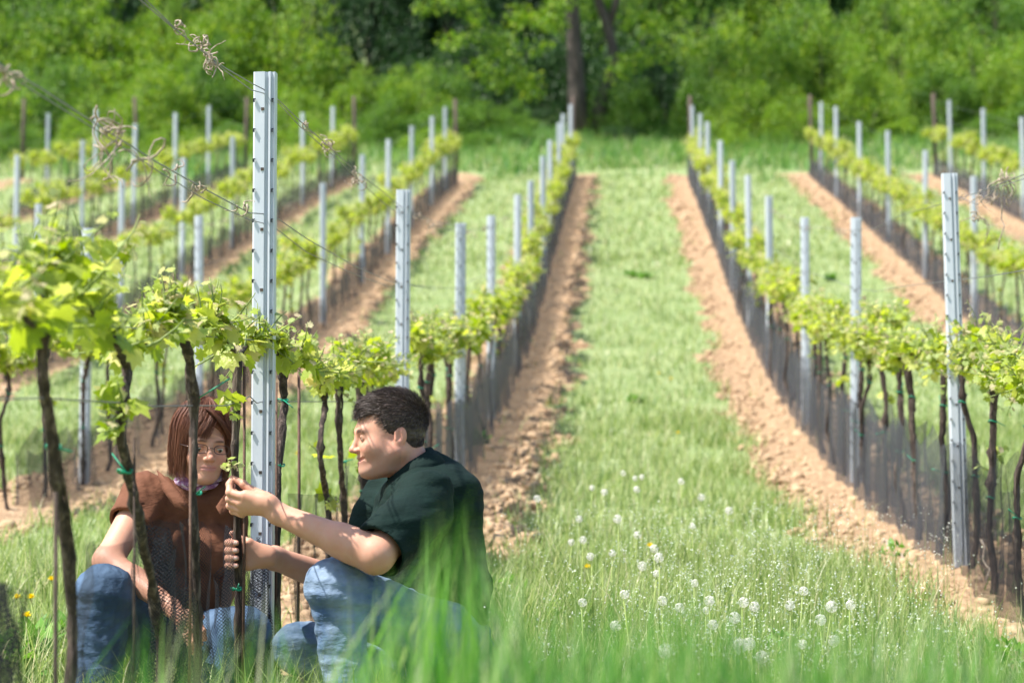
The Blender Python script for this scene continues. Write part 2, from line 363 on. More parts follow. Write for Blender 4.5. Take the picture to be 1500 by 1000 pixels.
P[:, 0] -= np.cos(yd)*bend*h; P[:, 1] -= np.sin(yd)*bend*h; P[:, 2] = base
addb(*blades(P, h, RNG.gamma(5, .0020, n)+.005, bend, yd, 5))
# a few separate long blades and stalks that stand up in front of the couple
for (bx, by, tx_, ty_, Y, wdt) in ((640, 1000, 640, 680, 2.7, .014), (700, 1010, 663, 740, 2.9, .012), (590, 1000, 556, 800, 3.0, .010), (330, 1010, 232, 868, 2.8, .016), (360, 1010, 262, 905, 3.0, .013),
                                   (670, 1010, 690, 760, 3.1, .014), (560, 1010, 500, 830, 3.3, .009), (450, 1010, 405, 905, 3.2, .012), (1080, 1000, 1095, 860, 2.8, .01), (760, 1000, 742, 850, 3.0, .01)):
    a = W(bx, by, Y); b = W(tx_, ty_, Y); k = (b.z-float(gz(b.x, Y)))/(b.z-a.z); base = b+(a-b)*k
    dx = b.x-base.x; h = b.z-base.z; bd = abs(dx)/h
    v, f = blades(np.array([[base.x, base.y, base.z]]), np.array([h/(1-.3*bd)]), np.array([wdt]), np.array([bd]), np.array([0 if dx > 0 else math.pi]), 6)
    addb(v, f)
me = mesh_np("tall_grass", np.concatenate(Vs), [np.concatenate(F3s), np.concatenate(F4s)])
tag(obj("tall_grass", me, M['tall_grass']), "tall blurred green grass blades in the foreground", "grass", kind='stuff')
# straw and dead twigs on the soil
x, y, z = rand_ground(9000, 6, 24, 1.4); k = (soil_at(x, y) > .3); x, y, z = x[k], y[k], z[k]; n = len(x)
tv = [[-.5, -.02, 0], [.5, -.02, 0], [.5, .02, 0], [-.5, .02, 0]]
R = rand_rot(n, 2.0); v, f = scatter(tv, [[0, 1, 2, 3]], np.stack([x, y, z+.03], 1), R, RNG.uniform(.03, .11, n))
tag(obj("straw_litter", mesh_np("straw_litter", v, f), M['straw']), "dry straw and dead stalks lying on the tilled soil", "litter", kind='stuff')
# soil clods
x, y, z = rand_ground(60000, 6, 50, 1.25); s_ = soil_at(x, y); k = s_ > .45; x, y, z = x[k], y[k], z[k]; n = len(x)
import bmesh
bm = bmesh.new(); bmesh.ops.create_icosphere(bm, subdivisions=1, radius=1); tv = np.array([v.co[:] for v in bm.verts]); tf = np.array([[v.index for v in f.verts] for f in bm.faces]); bm.free()
tv = tv*(1+.25*RNG.normal(size=(len(tv), 1)))
sz = RNG.gamma(1.8, .0055, n)+.004; sz = np.clip(sz, .005, .05)*np.interp(y, [6, 20, 50], [.9, 1.15, 1.6])
S3 = np.stack([sz*RNG.uniform(.8, 1.5, n), sz*RNG.uniform(.8, 1.5, n), sz*RNG.uniform(.5, .9, n)], 1)
v, f = scatter(tv, tf, np.stack([x, y, z+.012], 1), rand_rot(n, 1.5), S3)
tag(obj("soil_clods", mesh_np("soil_clods", v, f), M['clod']), "crumbled reddish soil clods along the tilled strips", "soil", kind='stuff')
# tiny white weed flowers on thin stalks
n = 1150; px = RNG.normal(1080, 170, n); py = RNG.uniform(730, 960, n); px = px+(py-800)*.35
Yf = RNG.uniform(5.2, 9.5, n); mb_v, mb_f = [], []
P = np.array([list(W(a, b, 1.0)) for a, b in zip(px, py)])
Yg = np.linspace(5, 12, 200)
pts = []
for p in P:       # find where the sight line passes 0.22 to 0.4 m over the ground
    hgt = RNG.uniform(.18, .38); zz = p[2]*Yg; g = gz(p[0]*Yg, Yg)+hgt; k = np.argmin(np.abs(zz-g)); pts.append([p[0]*Yg[k], Yg[k], g[k], hgt])
pts = np.array(pts); pts = pts[(pts[:, 1] < 11.5)]
n = len(pts); st_v, st_f = blades(np.stack([pts[:, 0], pts[:, 1], pts[:, 2]-pts[:, 3]], 1), pts[:, 3], np.full(n, .0028), np.full(n, .02), RNG.uniform(0, 6, n), 2)
tag(obj("weed_stalks", mesh_np("weed_stalks", st_v, st_f), M['grass']), "thin pale stalks of flowering weeds in the meadow", "weeds", kind='stuff')
fl = [[math.cos(t)*r, math.sin(t)*r, 0] for t, r in zip(np.linspace(0, 6.28, 9)[:-1], [1, .4]*4)]
k = RNG.integers(0, n, n*5); P = pts[k, :3]+RNG.normal(0, .011, (n*5, 3)); P[:, 2] -= RNG.random(n*5)*.05
v, f = scatter(fl, [[0, 1, 2, 3], [0, 3, 4, 5], [0, 5, 6, 7]], P, rand_rot(n*5, .7), RNG.uniform(.0025, .0045, n*5))
tag(obj("weed_blossom", mesh_np("weed_blossom", v, f), M['petal_white']), "tiny white weed blossoms sprinkled over the meadow", "weeds", kind='stuff')

# ------------------------------------------------------------------ dandelions
def dandelion_clock():
    r = empty("dandelion_clock", (0, 0, 0), "x", "dandelion")
    MB().tube([(0, 0, 0), (.006, 0, .5), (.0, .004, 1)], [.0028, .0024, .002], 5).build("stem", M['shoot'], r)
    n = 120; d = RNG.normal(size=(n, 3)); d /= np.linalg.norm(d, axis=1)[:, None]
    z = d; a = np.cross(RNG.normal(size=(n, 3)), z); a /= np.linalg.norm(a, axis=1)[:, None]; R = np.stack([a, np.cross(z, a), z], 2)
    star = [[0, 0, 0]]+[[math.cos(t)*q, math.sin(t)*q, .12] for t, q in zip(np.linspace(0, 6.28, 17)[:-1], [1, .12]*8)]
    tf = [[0, k, k % 16+1] for k in range(1, 17)]
    v, f = scatter(star, tf, d*.0170, R, .0046); v2, f2 = scatter([[-.0003, 0, .1], [.0003, 0, .1], [.0003, 0, 1], [-.0003, 0, 1]], [[0, 1, 2, 3]], d*0, R, np.tile([1, 1, .018], (n, 1)))
    mb = MB(); mb.add(v, f); mb.add(v2, f2); core = rand_rot(1)
    h = mb.build("seed_head", M['puff'], r); h.location = (0, 0, 1)
    return r
def dandelion_flower():
    r = empty("dandelion_flower", (0, 0, 0), "x", "dandelion")
    MB().tube([(0, 0, 0), (.004, 0, .5), (.0, .003, 1)], [.0026, .0022, .002], 5).build("stem", M['shoot'], r)
    n = 70; th = RNG.uniform(0, 6.28, n); ti = RNG.uniform(.1, 1.4, n)
    z = np.stack([np.cos(th)*np.cos(ti), np.sin(th)*np.cos(ti), np.sin(ti)], 1); a = np.stack([-np.sin(th), np.cos(th), 0*th], 1); R = np.stack([a, np.cross(z, a), z], 2)
    v, f = scatter([[-.1, 0, 0], [.1, 0, 0], [.12, 0, 1], [-.12, 0, 1]], [[0, 1, 2, 3]], np.zeros((n, 3)), R, RNG.uniform(.012, .019, n))
    h = obj("flower_head", mesh_np("flower_head", v, f), M['petal_yellow'], r); h.location = (0, 0, 1)
    return r
def stand(px, py, hgt):
    p = W(px, py, 1.0); Yg_ = np.linspace(4.5, 40, 1500); g = gz(p.x*Yg_, Yg_)+hgt; zz = p.z*Yg_; k = int(np.argmin(np.abs(zz-g)*(1+0*Yg_)))
    return p.x*Yg_[k], Yg_[k], float(g[k]-hgt)
CL = [(665,195+0),(0,0)]
clocks = [(1040, 880, 'largest dandelion clock, low in the meadow right of the man'), (1226, 938, None), (1165, 943, None), (915, 915, None), (935, 870, 'round dandelion clock in the middle of the central grass strip'), (971, 880, None), (1014, 770, None), (910, 693, 'dandelion clock in a cluster at the top of the central grass strip'),
 (930, 700, None), (943, 698, None), (858, 714, None), (877, 720, None), (935, 716, None), (1004, 704, None), (1026, 728, None), (845, 760, None), (828, 793, None), (848, 790, None), (870, 813, None), (887, 809, None), (930, 783, None), (966, 802, None), (969, 816, None),
 (945, 828, None), (952, 840, None), (1020, 853, None), (1036, 892, None), (1085, 880, None), (1092, 888, None), (1050, 912, None), (1108, 942, None), (1206, 888, None), (1166, 865, 'single dandelion clock on a tall stem at the right of the meadow'), (1250, 886, None), (993, 950, None), (862, 882, None), (1063, 748, None), (1150, 884, None), (1212, 906, None), (1095, 946, None), (1120, 960, None), (795, 730, None), (905, 760, None), (1075, 905, None), (1010, 888, None), (185, 835, 'white dandelion clock left of the woman among yellow dandelions'), (150, 852, None), (1530, 0, None)]
pro = dandelion_clock(); first = True
G1 = "dandelion clocks in the meadow"
for (px, py, lab) in clocks[:-1]:
    hg = random.uniform(.24, .36); x, y, z = stand(px, py, hg)
    o = pro if first else copy_tree(pro); first = False
    o.location = (x, y, z); o.rotation_euler = (random.uniform(-.1, .1), random.uniform(-.1, .1), random.uniform(0, 6))
    for c in o.children:
        if c.name.startswith("stem"): c.scale = (1, 1, hg)
        else: c.location = (0, 0, hg); k = random.uniform(.65, 1.0); c.scale = (k, k, k)
    if px < 300: lab = 'white dandelion clock in the grass at the woman\'s side, left of her knee' if lab is None else lab
    tag(o, lab or "white fluffy dandelion clock in the central grass strip", "dandelion", G1)
pro = dandelion_flower(); first = True
for (px, py, lab) in ((35, 875, 'yellow dandelion flower at the left edge, topmost of three'), (53, 876, 'small yellow dandelion flower at the left edge, right of its neighbour'), (37, 902, 'yellow dandelion flower at the left edge, lowest of three'), (323, 697, 'yellow dandelion flower seen between the woman\'s chin and the metal post'), (939, 799, None), (868, 830, None), (990, 634, None), (430, 665, None), (961, 547, None), (981, 555, None), (75, 850, 'yellow dandelion flower half hidden behind the nearest vine trunk')):
    hg = random.uniform(.16, .24); x, y, z = stand(px, py, hg)
    o = pro if first else copy_tree(pro); first = False
    o.location = (x, y, z); o.rotation_euler = (random.uniform(-.2, .2), random.uniform(-.2, .2), random.uniform(0, 6))
    for c in o.children:
        if c.name.startswith("stem"): c.scale = (1, 1, hg)
        else: c.location = (0, 0, hg)
    tag(o, lab or "small yellow dandelion flower in the grass between the rows", "dandelion", "yellow dandelion flowers")

# ------------------------------------------------------------------ broad-leaved weeds
lobe = [[0, 0, 0], [.22, .1, .05], [.34, .35, .03], [.3, .6, -.02], [.16, .85, -.06], [0, 1, -.12], [-.16, .85, -.06], [-.3, .6, -.02], [-.34, .35, .03], [-.22, .1, .05]]
lf = [[0, k, k+1] for k in range(1, 9)]
def weed(px, py, hgt, nl, sz, label, Yfix=None):
    x, y, z = stand(px, py, hgt*.6)
    th = RNG.uniform(0, 6.28, nl); el = RNG.uniform(.2, 1.1, nl)
    yv = np.stack([np.cos(th)*np.cos(el), np.sin(th)*np.cos(el), np.sin(el)], 1); xv = np.stack([-np.sin(th), np.cos(th), 0*th], 1); R = np.stack([xv, yv, np.cross(xv, yv)], 2)
    v, f = scatter(lobe, lf, np.stack([RNG.normal(0, .03, nl), RNG.normal(0, .03, nl), RNG.uniform(0, hgt*.7, nl)], 1), R, sz*RNG.uniform(.6, 1.1, nl))
    o = obj("broad_leaf_weed", mesh_np("broad_leaf_weed", v, f), M['weed']); o.location = (x, y, z)
    tag(o, label, "weed", "broad-leaved weeds")
weed(52, 935, .2, 26, .11, "broad-leaved green weed at the lower left corner under the yellow dandelions")
weed(85, 925, .16, 18, .09, "low round-leaved weed beside the foot of the nearest vine trunk")
weed(20, 965, .2, 24, .09, "dense leafy weed in the lower left corner of the frame")
weed(945, 405, .05, 90, .08, "dark green weed patch far up the central grass strip")
weed(925, 403, .05, 70, .08, "dark weed tuft just left of the far weed patch")
weed(1215, 407, .05, 90, .08, "dark weed patch in the grass right of the second post row")
weed(930, 585, .06, 50, .07, "leafy weed tuft halfway up the central grass strip")
weed(1150, 940, .2, 22, .07, "slender leafy weed at the lower right of the meadow")
weed(740, 855, .14, 20, .07, "small weed on the soil strip behind the man's back")
weed(1310, 800, .1, 40, .035, "small bushy weed at the foot of the vines left of the right-hand post")
weed(700, 640, .14, 50, .07, "weed tuft between the netting and the soil strip behind the man")
weed(380, 925, .18, 30, .05, "yellowish lacy weed under the net between the woman and the man")
weed(1468, 950, .2, 50, .045, "leafy weed at the lower right corner below the vine row")

# ------------------------------------------------------------------ steel posts
def post_mesh(w_=.065, h=1.7, detail=True):
    a = w_/2
    prof = [(-a, .03), (-a, -.004), (-a+.005, -.009), (a-.031, -.012), (a-.027, -.004), (a-.022, -.002), (a-.019, -.011), (a-.014, -.012), (a-.011, -.004), (a-.006, -.004), (a-.003, -.01), (a, -.006), (a, .03), (a-.004, .03), (a-.004, .0), (-a+.004, .0), (-a+.004, .03)]
    n = len(prof); V = [(x, y, z) for z in (-.25, h) for x, y in prof]
    F = [[k, (k+1) % n, n+(k+1) % n, n+k] for k in range(n)]
    me = bpy.data.meshes.new("post"); faces = [f[::-1] for f in F]+[list(range(n)), list(range(2*n-1, n-1, -1))]
    mi = [0]*len(faces)
    if detail:
        zz = h-.085
        while zz > .12:
            for (x0, hx) in ((-a+.0025, .0045), (a-.0085, .0038)):
                for (dx, dz, sx, sz) in ((0, 0, hx*.55, .0048), (hx*.5, .0045, hx*.7, .0014)):
                    b = len(V)
                    V += [(x0+dx+ex*sx, -.0135+ey*.0025, zz+dz+ez*sz) for ex in (-1, 1) for ey in (-1, 1) for ez in (-1, 1)]
                    faces += [[b+q for q in f] for f in ([0,1,3,2],[4,6,7,5],[0,4,5,1],[2,3,7,6],[0,2,6,4],[1,5,7,3])]; mi += [1]*6
            zz -= .088
        zz = h-.11
        while zz > .2:
            b = len(V); x0 = -.004
            V += [(x0+ex*.0045, -.0118+ey*.0012, zz+ez*.0045) for ex in (-1, 1) for ey in (-1, 1) for ez in (-1, 1)]
            faces += [[b+q for q in f] for f in ([0,1,3,2],[4,6,7,5],[0,4,5,1],[2,3,7,6],[0,2,6,4],[1,5,7,3])]; mi += [2]*6
            zz -= .176
    me.from_pydata(V, [], faces); me.polygons.foreach_set("material_index", mi); me.update()
    for k in (M['steel'], M['slot'], M['wood']): me.materials.append(k)
    return me
ROWN = {'A': 'the row beside the couple', 'B': 'the row right of the central strip', 'C': 'the next-to-rightmost row', 'D': 'the rightmost row',
        'Z': 'the first row behind the couple', 'Y': 'the second row behind the couple', 'X': 'the third row behind the couple', 'W': 'the fourth row behind the couple', 'V': 'the fifth row behind the couple'}
ORD = ['', 'first', 'second', 'third', 'fourth', 'fifth', 'sixth', 'seventh', 'eighth', 'ninth', 'tenth', 'eleventh', 'twelfth']
POSTS = {'A': [6.68, 10.9, 15, 18.6, 22.7, 26.6, 30.2, 34, 38.4, 42, 46], 'B': [9.95, 14.4, 18.5, 22.6, 26.3, 29.8, 33.4, 37.9, 42, 46], 'C': [26.5, 30.7, 35, 39, 43.3, 46.7],
         'D': [38.3, 42.5, 46.6], 'Z': [14.8, 18.8, 22.7, 26.5, 30.5, 33.9, 37.7, 41.6, 45.3], 'Y': [22.9, 26.7, 30.6, 34.5, 38, 42.1, 46.5], 'X': [31.1, 35, 38.6, 42.2, 45.8], 'W': [42.6, 46.5], 'V': []}
ENDS = {'A': 49.6, 'B': 48.4, 'C': 49, 'D': 49, 'Z': 47.9, 'Y': 50.3, 'X': 50.3, 'W': 50.4, 'V': 50.3}
pmeshD, pmeshS = post_mesh(detail=True), post_mesh(detail=False)
p1 = post_mesh(h=1.823); topz = {}
LEAN = {('A', 6.68): 0, ('B', 9.95): -.012}
for r, ys in POSTS.items():
    for k, y in enumerate(ys):
        x = ROWS[r]; z = float(gz(x, y))
        o = bpy.data.objects.new("vineyard_post", p1 if (r, k) == ('A', 0) else (pmeshD if y < 20 else pmeshS)); COL.objects.link(o)
        o.location = (x+random.uniform(-.02, .02)*(y > 12), y, z); ln = random.uniform(-.012, .012)
        o.rotation_euler = (random.uniform(-.01, .01)*(y > 8), -.02 if x > 0 and y < 12 else (.0 if y < 8 else ln), random.uniform(-.3, .3)*(y > 12)+(.0 if y > 12 else .0))
        hs = 1.0 if y < 11 else random.uniform(.98, 1.03); o.scale = (1, 1, hs); topz[(r, y)] = z+(1.823 if (r, k) == ('A', 0) else 1.7*hs)
        lab = f"galvanised steel post, {ORD[k+1]} from the front in {ROWN[r]}"
        if (r, k) == ('A', 0): lab = "tall galvanised steel post standing between the woman and the man"
        if (r, k) == ('B', 0): lab = "large galvanised steel post near the right edge of the photo"
        tag(o, lab, "post", "galvanised posts of the trellis")
for r, y in ENDS.items():
    x = ROWS[r]; z = float(gz(x, y)); mb = MB(); mb.tube([(0, 0, -.2), (.01, .01, .9), (random.uniform(-.04, .04), 0, 1.78)], [.045, .042, .038], 10, .04)
    o = mb.build("wooden_post", M['wood']); o.location = (x, y, z)
    tag(o, f"dark wooden end post at the top of {ROWN[r]}", "post", "wooden end posts")
# ------------------------------------------------------------------ vines
_o = [(.16, -.14), (.5, -.1), (.46, .12), (.66, .36), (.4, .42), (.42, .74), (.2, .68)]
LV = np.array([(0, .3, .05), (0, 0, 0)]+[(x, y, -.30*x*x-.12*y*y) for x, y in _o]+[(0, 1.0, -.2)]+[(-x, y, -.30*x*x-.12*y*y) for x, y in _o[::-1]])
LV[:, 2] += .18*np.abs(LV[:, 0])
LF = np.array([[0, k, k+1] for k in range(1, 16)]+[[0, 16, 1]])
LQ = np.array([(0, 0, 0), (.42, .4, .08), (0, 1, -.12), (-.42, .4, .08)]); LQF = np.array([[0, 1, 2], [0, 2, 3]])
def leaf_frames(D, droop=.35, rng=RNG):
    """frames whose y axis follows D (drooping) and whose normal looks roughly up"""
    n = len(D); y = D+rng.normal(0, .45, (n, 3)); y[:, 2] -= droop; y /= np.linalg.norm(y, axis=1)[:, None]
    up = np.tile([0, 0, 1.], (n, 1))+rng.normal(0, .55, (n, 3)); x = np.cross(y, up); x /= np.linalg.norm(x, axis=1)[:, None]
    return np.stack([x, y, np.cross(x, y)], 2)
def shoots(root, starts, dirs, lens, size, simple, rng):
    """green shoots with leaves; returns the objects"""
    mb = MB(); P, D, Sz = [], [], []
    for s, d, L in zip(starts, dirs, lens):
        k = 5; pts = [np.array(s)]; dd = np.array(d, float); dd /= np.linalg.norm(dd)
        for q in range(k):
            dd = dd+rng.normal(0, .13, 3)+np.array([0, 0, .05]); dd /= np.linalg.norm(dd); pts.append(pts[-1]+dd*L/k)
        if not simple: mb.tube(pts, np.linspace(.0038, .0012, k+1), 5)
        nl = max(4, int(L/.022)) if not simple else max(4, int(L/.032))
        for q in range(nl):
            t = (q+.4)/nl; u = t*k; i0 = min(int(u), k-1); p = pts[i0]+(pts[i0+1]-pts[i0])*(u-i0)
            ax = pts[i0+1]-pts[i0]; ax /= np.linalg.norm(ax); a = rng.normal(size=3); a -= ax*a.dot(ax); a /= np.linalg.norm(a)
            out = a+ax*.4; P.append(p+a*size*.35*(1-t*.6)); D.append(out); Sz.append(size*(1.12-.8*t)*rng.uniform(.65, 1.25))
    P, D, Sz = np.array(P), np.array(D), np.array(Sz)
    T, F = (LQ, LQF) if simple else (LV, LF)
    v, f = scatter(T, F, P, leaf_frames(D, rng=rng), Sz)
    pale = Sz < size*.6; mi = np.repeat(pale.astype(int), len(F)); FF = [f]
    if not simple:
        sv = np.concatenate(mb.V); s3 = np.concatenate(mb.F3)+len(v); s4 = np.concatenate(mb.F4)+len(v); v = np.concatenate([v, sv]); FF = [f, s3, s4]; mi = np.concatenate([mi, np.full(len(s3)+len(s4), 2)])
    me = mesh_np("foliage", v, FF, mi)
    obj("foliage", me, [M['vine_leaf'], M['vine_leaf_pale'], M['shoot']], root, smooth=False)
def tie(root, p, r, rng=RNG, tail=True):
    mb = MB(); th = np.linspace(0, 6.28, 14); c = np.array(p)
    mb.tube([c+np.array([math.cos(t)*(r+.003), math.sin(t)*(r+.003), .004*math.sin(2*t)]) for t in th], .0026, 5)
    if tail:
        a = rng.normal(size=3)*.012; mb.tube([c+np.array([r*.4, -r-.003, 0]), c+np.array([r*.9, -r-.012, .006])+a, c+np.array([r*1.3, -r-.014, .012])+2*a], .0018, 4)
    mb.build("tie", M['tie'], root)
def label_near(s): return s != 'x'
def vine(name_label, base, trunk, rad, arms, nsh, L, size, simple=False, seed=0, extra=(), ties=(), group="grapevines trained along the rows"):
    """base: world position; trunk / arms: points relative to the base"""
    rng = np.random.default_rng(seed); rad = rad*.8
    if not simple: nsh = int(nsh*(1.5 if label_near(name_label) else 1))
    root = empty("grapevine", base, name_label, "grapevine", group)
    mb = MB(); tr = np.array(trunk, float)
    if not simple:      # finer path with knots
        t = np.linspace(0, len(tr)-1, 44); tr2 = np.stack([np.interp(t, np.arange(len(tr)), tr[:, q]) for q in range(3)], 1)
        ks = np.hanning(7); ks /= ks.sum(); pad = np.pad(tr2, ((3, 3), (0, 0)), mode='edge'); tr2 = np.stack([np.convolve(pad[:, q], ks, 'valid') for q in range(3)], 1)
        rr = np.interp(np.linspace(0, 1, 44), [0, .12, .5, .9, 1], [1.35, 1.05, .95, 1.0, 1.35])*rad*(1+.16*rng.normal(size=44)*np.sin(np.linspace(0, 25, 44)+rng.uniform(0, 6)))
        for _ in range(3):
            c = rng.integers(6, 42); rr = rr*(1+.35*np.exp(-((np.arange(44)-c)/1.3)**2))
        tr2[:, :2] += rng.normal(0, rad*.11, (44, 2)); mb.tube(tr2, rr, 14, .12, seed)
        mb.tube(tr2+np.array([rad*.55, -rad*.3, 0])+np.cumsum(rng.normal(0, .0008, (44, 3)), 0), rr*.42, 7, .15, seed+1)
    else: mb.tube(tr, np.linspace(rad*1.25, rad, len(tr)), 6, .1, seed)
    for a in arms: mb.tube(a, np.linspace(rad*.85, rad*.35, len(a)), 6 if simple else 9, .14, seed+3)
    mb.build("trunk", M['bark'], root)
    st, di, le = [], [], []
    for _ in range(nsh):
        a = np.array(arms[rng.integers(len(arms))]); u = rng.random()**.62*(len(a)-1); i0 = int(u); p = a[i0]+(a[min(i0+1, len(a)-1)]-a[i0])*(u-i0)
        st.append(p); di.append([rng.normal(0, .55), rng.normal(0, .5), rng.uniform(-.35, 1.1)]); le.append(rng.uniform(*L))
    for (p, d, l) in extra: st.append(p); di.append(d); le.append(l)
    shoots(root, st, di, le, size, simple, rng)
    for t in ties: tie(root, t, rad*1.12, rng, not simple)
    return root
def onrow(px, py, r='A', dx=0):
    k = (ROWS[r]+dx); lo, hi = 2.0, 60.0
    for _ in range(40):
        mid = (lo+hi)/2
        if (W(px, py, mid).x < k) == (k > 0): lo = mid
        else: hi = mid
    return W(px, py, mid)
NEAR = [ # trunk pixels from the foot up, radius, arm pixels, shoots, length range, leaf size
 ([(102, 1010), (106, 930), (103, 850), (93, 765), (80, 690), (72, 620), (61, 550), (64, 485)], .0115, [[(64, 490), (40, 470), (5, 440), (-30, 425)], [(64, 490), (95, 470), (120, 430), (135, 410)], [(66, 480), (60, 440), (75, 400)]], 30, (.05, .2), .047, [(78, 655)], "nearest grapevine at the left edge with a thick dark leaning trunk"),
 ([(238, 960), (226, 870), (206, 780), (190, 700), (176, 640), (180, 590), (188, 540), (180, 515)], .0135, [[(182, 520), (168, 500), (150, 480), (135, 455)], [(186, 530), (212, 500), (225, 480), (240, 462)]], 26, (.04, .15), .048, [(183, 690)], "second nearest grapevine, its forked trunk in front of the woman's shoulder"),
 ([(289, 960), (289, 860), (284, 770), (282, 690), (285, 610), (279, 530), (266, 486)], .0118, [[(266, 488), (256, 474), (240, 462)], [(268, 484), (290, 480), (312, 476)]], 28, (.04, .14), .048, [(284, 587), (287, 722)], "grapevine whose trunk crosses in front of the woman's face"),
 ([(349, 960), (350, 860), (347, 760), (343, 680), (345, 600), (347, 520)], .0125, [[(347, 524), (335, 500), (322, 480)], [(347, 524), (362, 505), (385, 498)]], 26, (.05, .16), .047, [(346, 862)], "grapevine that the crouching man holds with his lower hand"),
 ([(405, 905), (404, 800), (405, 730), (410, 660), (417, 590), (413, 545)], .015, [[(413, 548), (404, 515), (395, 500)], [(415, 545), (430, 525), (445, 518)]], 24, (.05, .15), .047, [(414, 586), (409, 681)], "thick grapevine just right of the tall metal post between the couple"),
 ([(482, 800), (480, 735), (470, 680), (469, 640), (476, 600), (473, 560)], .012, [[(473, 562), (462, 545), (452, 535)], [(473, 562), (484, 550), (492, 545)]], 20, (.05, .16), .046, [(475, 582)], "slender crooked grapevine left of the man's forehead"),
 ([(506, 800), (503, 740), (499, 680), (495, 620), (495, 560)], .0125, [[(495, 562), (482, 548), (474, 545)], [(495, 562), (506, 550), (518, 545)]], 20, (.05, .15), .046, [(502, 676)], "straight grapevine with a green tie directly in front of the man's face"),
]
for q, (tp, rad, arms, nsh, L, size, ties, lab) in enumerate(NEAR):
    pts = [onrow(a, b, 'A') for a, b in tp]; b0 = pts[0]; base = Vector((b0.x, b0.y, float(gz(b0.x, b0.y))))
    rel = [tuple(p-base) for p in pts]; rel = [(rel[0][0], rel[0][1], -.05)]+([rel[0]] if rel[0][2] > .05 else [])+rel[1:]
    am = [[tuple(onrow(a, b, 'A', .02*(k % 2)*(-1)**kk)-base) for k, (a, b) in enumerate(ar)] for kk, ar in enumerate(arms)]
    ex = []
    if q == 1: ex = [(tuple(onrow(178, y, 'A')-base), d, l*.8) for y, d, l in ((600, (-.3, -.5, .1), .09), (610, (-.4, -.6, -.3), .10), (615, (.3, -.7, .0), .07), (590, (.2, -.5, .4), .08), (620, (-.2, -.8, -.6), .09))]
    if q == 3: ex = [(tuple(onrow(344, 590, 'A')-base), (-.35, -.4, .1), .05), (tuple(onrow(344, 600, 'A')-base), (-.2, -.5, -.4), .04)]
    if q == 5: ex = [(tuple(onrow(474, 676, 'A')-base), (-.5, -.3, .9), .09), (tuple(onrow(478, 735, 'A')-base), (.1, -.5, .1), .06)]
    vine(lab, base, rel, rad, am, nsh, L, size, False, 100+q, ex, [tuple(onrow(a, b, 'A')-base) for a, b in ties])
def generic(seed, simple, n=16, size=.056):
    rng = np.random.default_rng(seed); h = rng.uniform(.84, .92)
    k = 7; tr = np.zeros((k, 3)); tr[:, 2] = np.linspace(-.05, h, k); tr[1:, :2] = np.cumsum(rng.normal(0, .016, (k-1, 2)), 0)
    hd = tr[-1]; arms = [[hd, hd+[rng.normal(0, .02), .13*s, .06], hd+[rng.normal(0, .03), .25*s, .07], hd+[rng.normal(0, .03), .40*s, .05+rng.normal(0, .02)]] for s in (1, -1)]
    low = rng.random() < .5; ex = [(tuple(tr[4]+rng.normal(0, .02, 3)), (rng.normal(), rng.normal(), .3), .1) for _ in range(2)] if low else []
    return vine("x", (0, 0, 0), tr, rng.uniform(.012, .018), arms, n, (.05, .21), size, simple, seed, ex, [tuple(tr[k_]) for k_ in ((3, 5) if not simple else (4,))])
protoN = [generic(s, False, 68, .049) for s in (1, 2, 3, 4, 5)]; protoF = [generic(s, True, 64, .074) for s in (11, 12, 13, 14, 15)]
used = set()
START = {'A': 9.3, 'B': 8.35, 'C': 22.3, 'D': 37.5, 'Z': 13.1, 'Y': 21.8, 'X': 30.5, 'W': 40.6}
NP = {'N': 0, 'F': 0}
def place_vine(r, y, lab):
    near = y < 15; pl = protoN if near else protoF; key = 'N' if near else 'F'; i0 = NP[key]; NP[key] += 1
    p = pl[(i0*3+random.randint(0, 1)) % 5]
    if i0 < 5: p = pl[i0]
    o = p if id(p) not in used else copy_tree(p); used.add(id(p))
    x = ROWS[r]+random.uniform(-.03, .03); o.location = (x, y, float(gz(x, y)))
    s = random.uniform(.93, 1.06); fl = random.choice((0, math.pi)); o.rotation_euler = (0, 0, fl+random.uniform(-.25, .25)); o.scale = (s, s, s*random.uniform(.96, 1.05))
    o["label"] = lab; return o
for r, y0 in START.items():
    y = y0; yend = ENDS[r]-.4; ps = POSTS[r]; cnt_in = {}
    seq = []
    while y < yend:
        yy = y+random.uniform(-.09, .09)
        if not any(abs(yy-p) < .12 for p in ps): seq.append(yy)
        y += .735
    nb = [v for v in seq if ps and v < ps[0]]
    for v in seq:
        k = sum(1 for p in ps if p < v)
        cnt_in[k] = cnt_in.get(k, 0)+1
        rn = ROWN[r]
        if k == 0: lab = f"{ORD[len(nb)-cnt_in[0]+1]} grapevine before the nearest steel post in {rn}"
        else: lab = f"{ORD[cnt_in[k]]} grapevine past the {ORD[k]} steel post in {rn}"
        if r == 'B' and k == 0 and cnt_in[0] == 1: lab = "leafy grapevine at the right edge of the photo, nearest of its row"
        place_vine(r, v, lab)
for p in protoN+protoF:
    if id(p) not in used:
        for c in list(p.children): bpy.data.objects.remove(c)
        bpy.data.objects.remove(p)
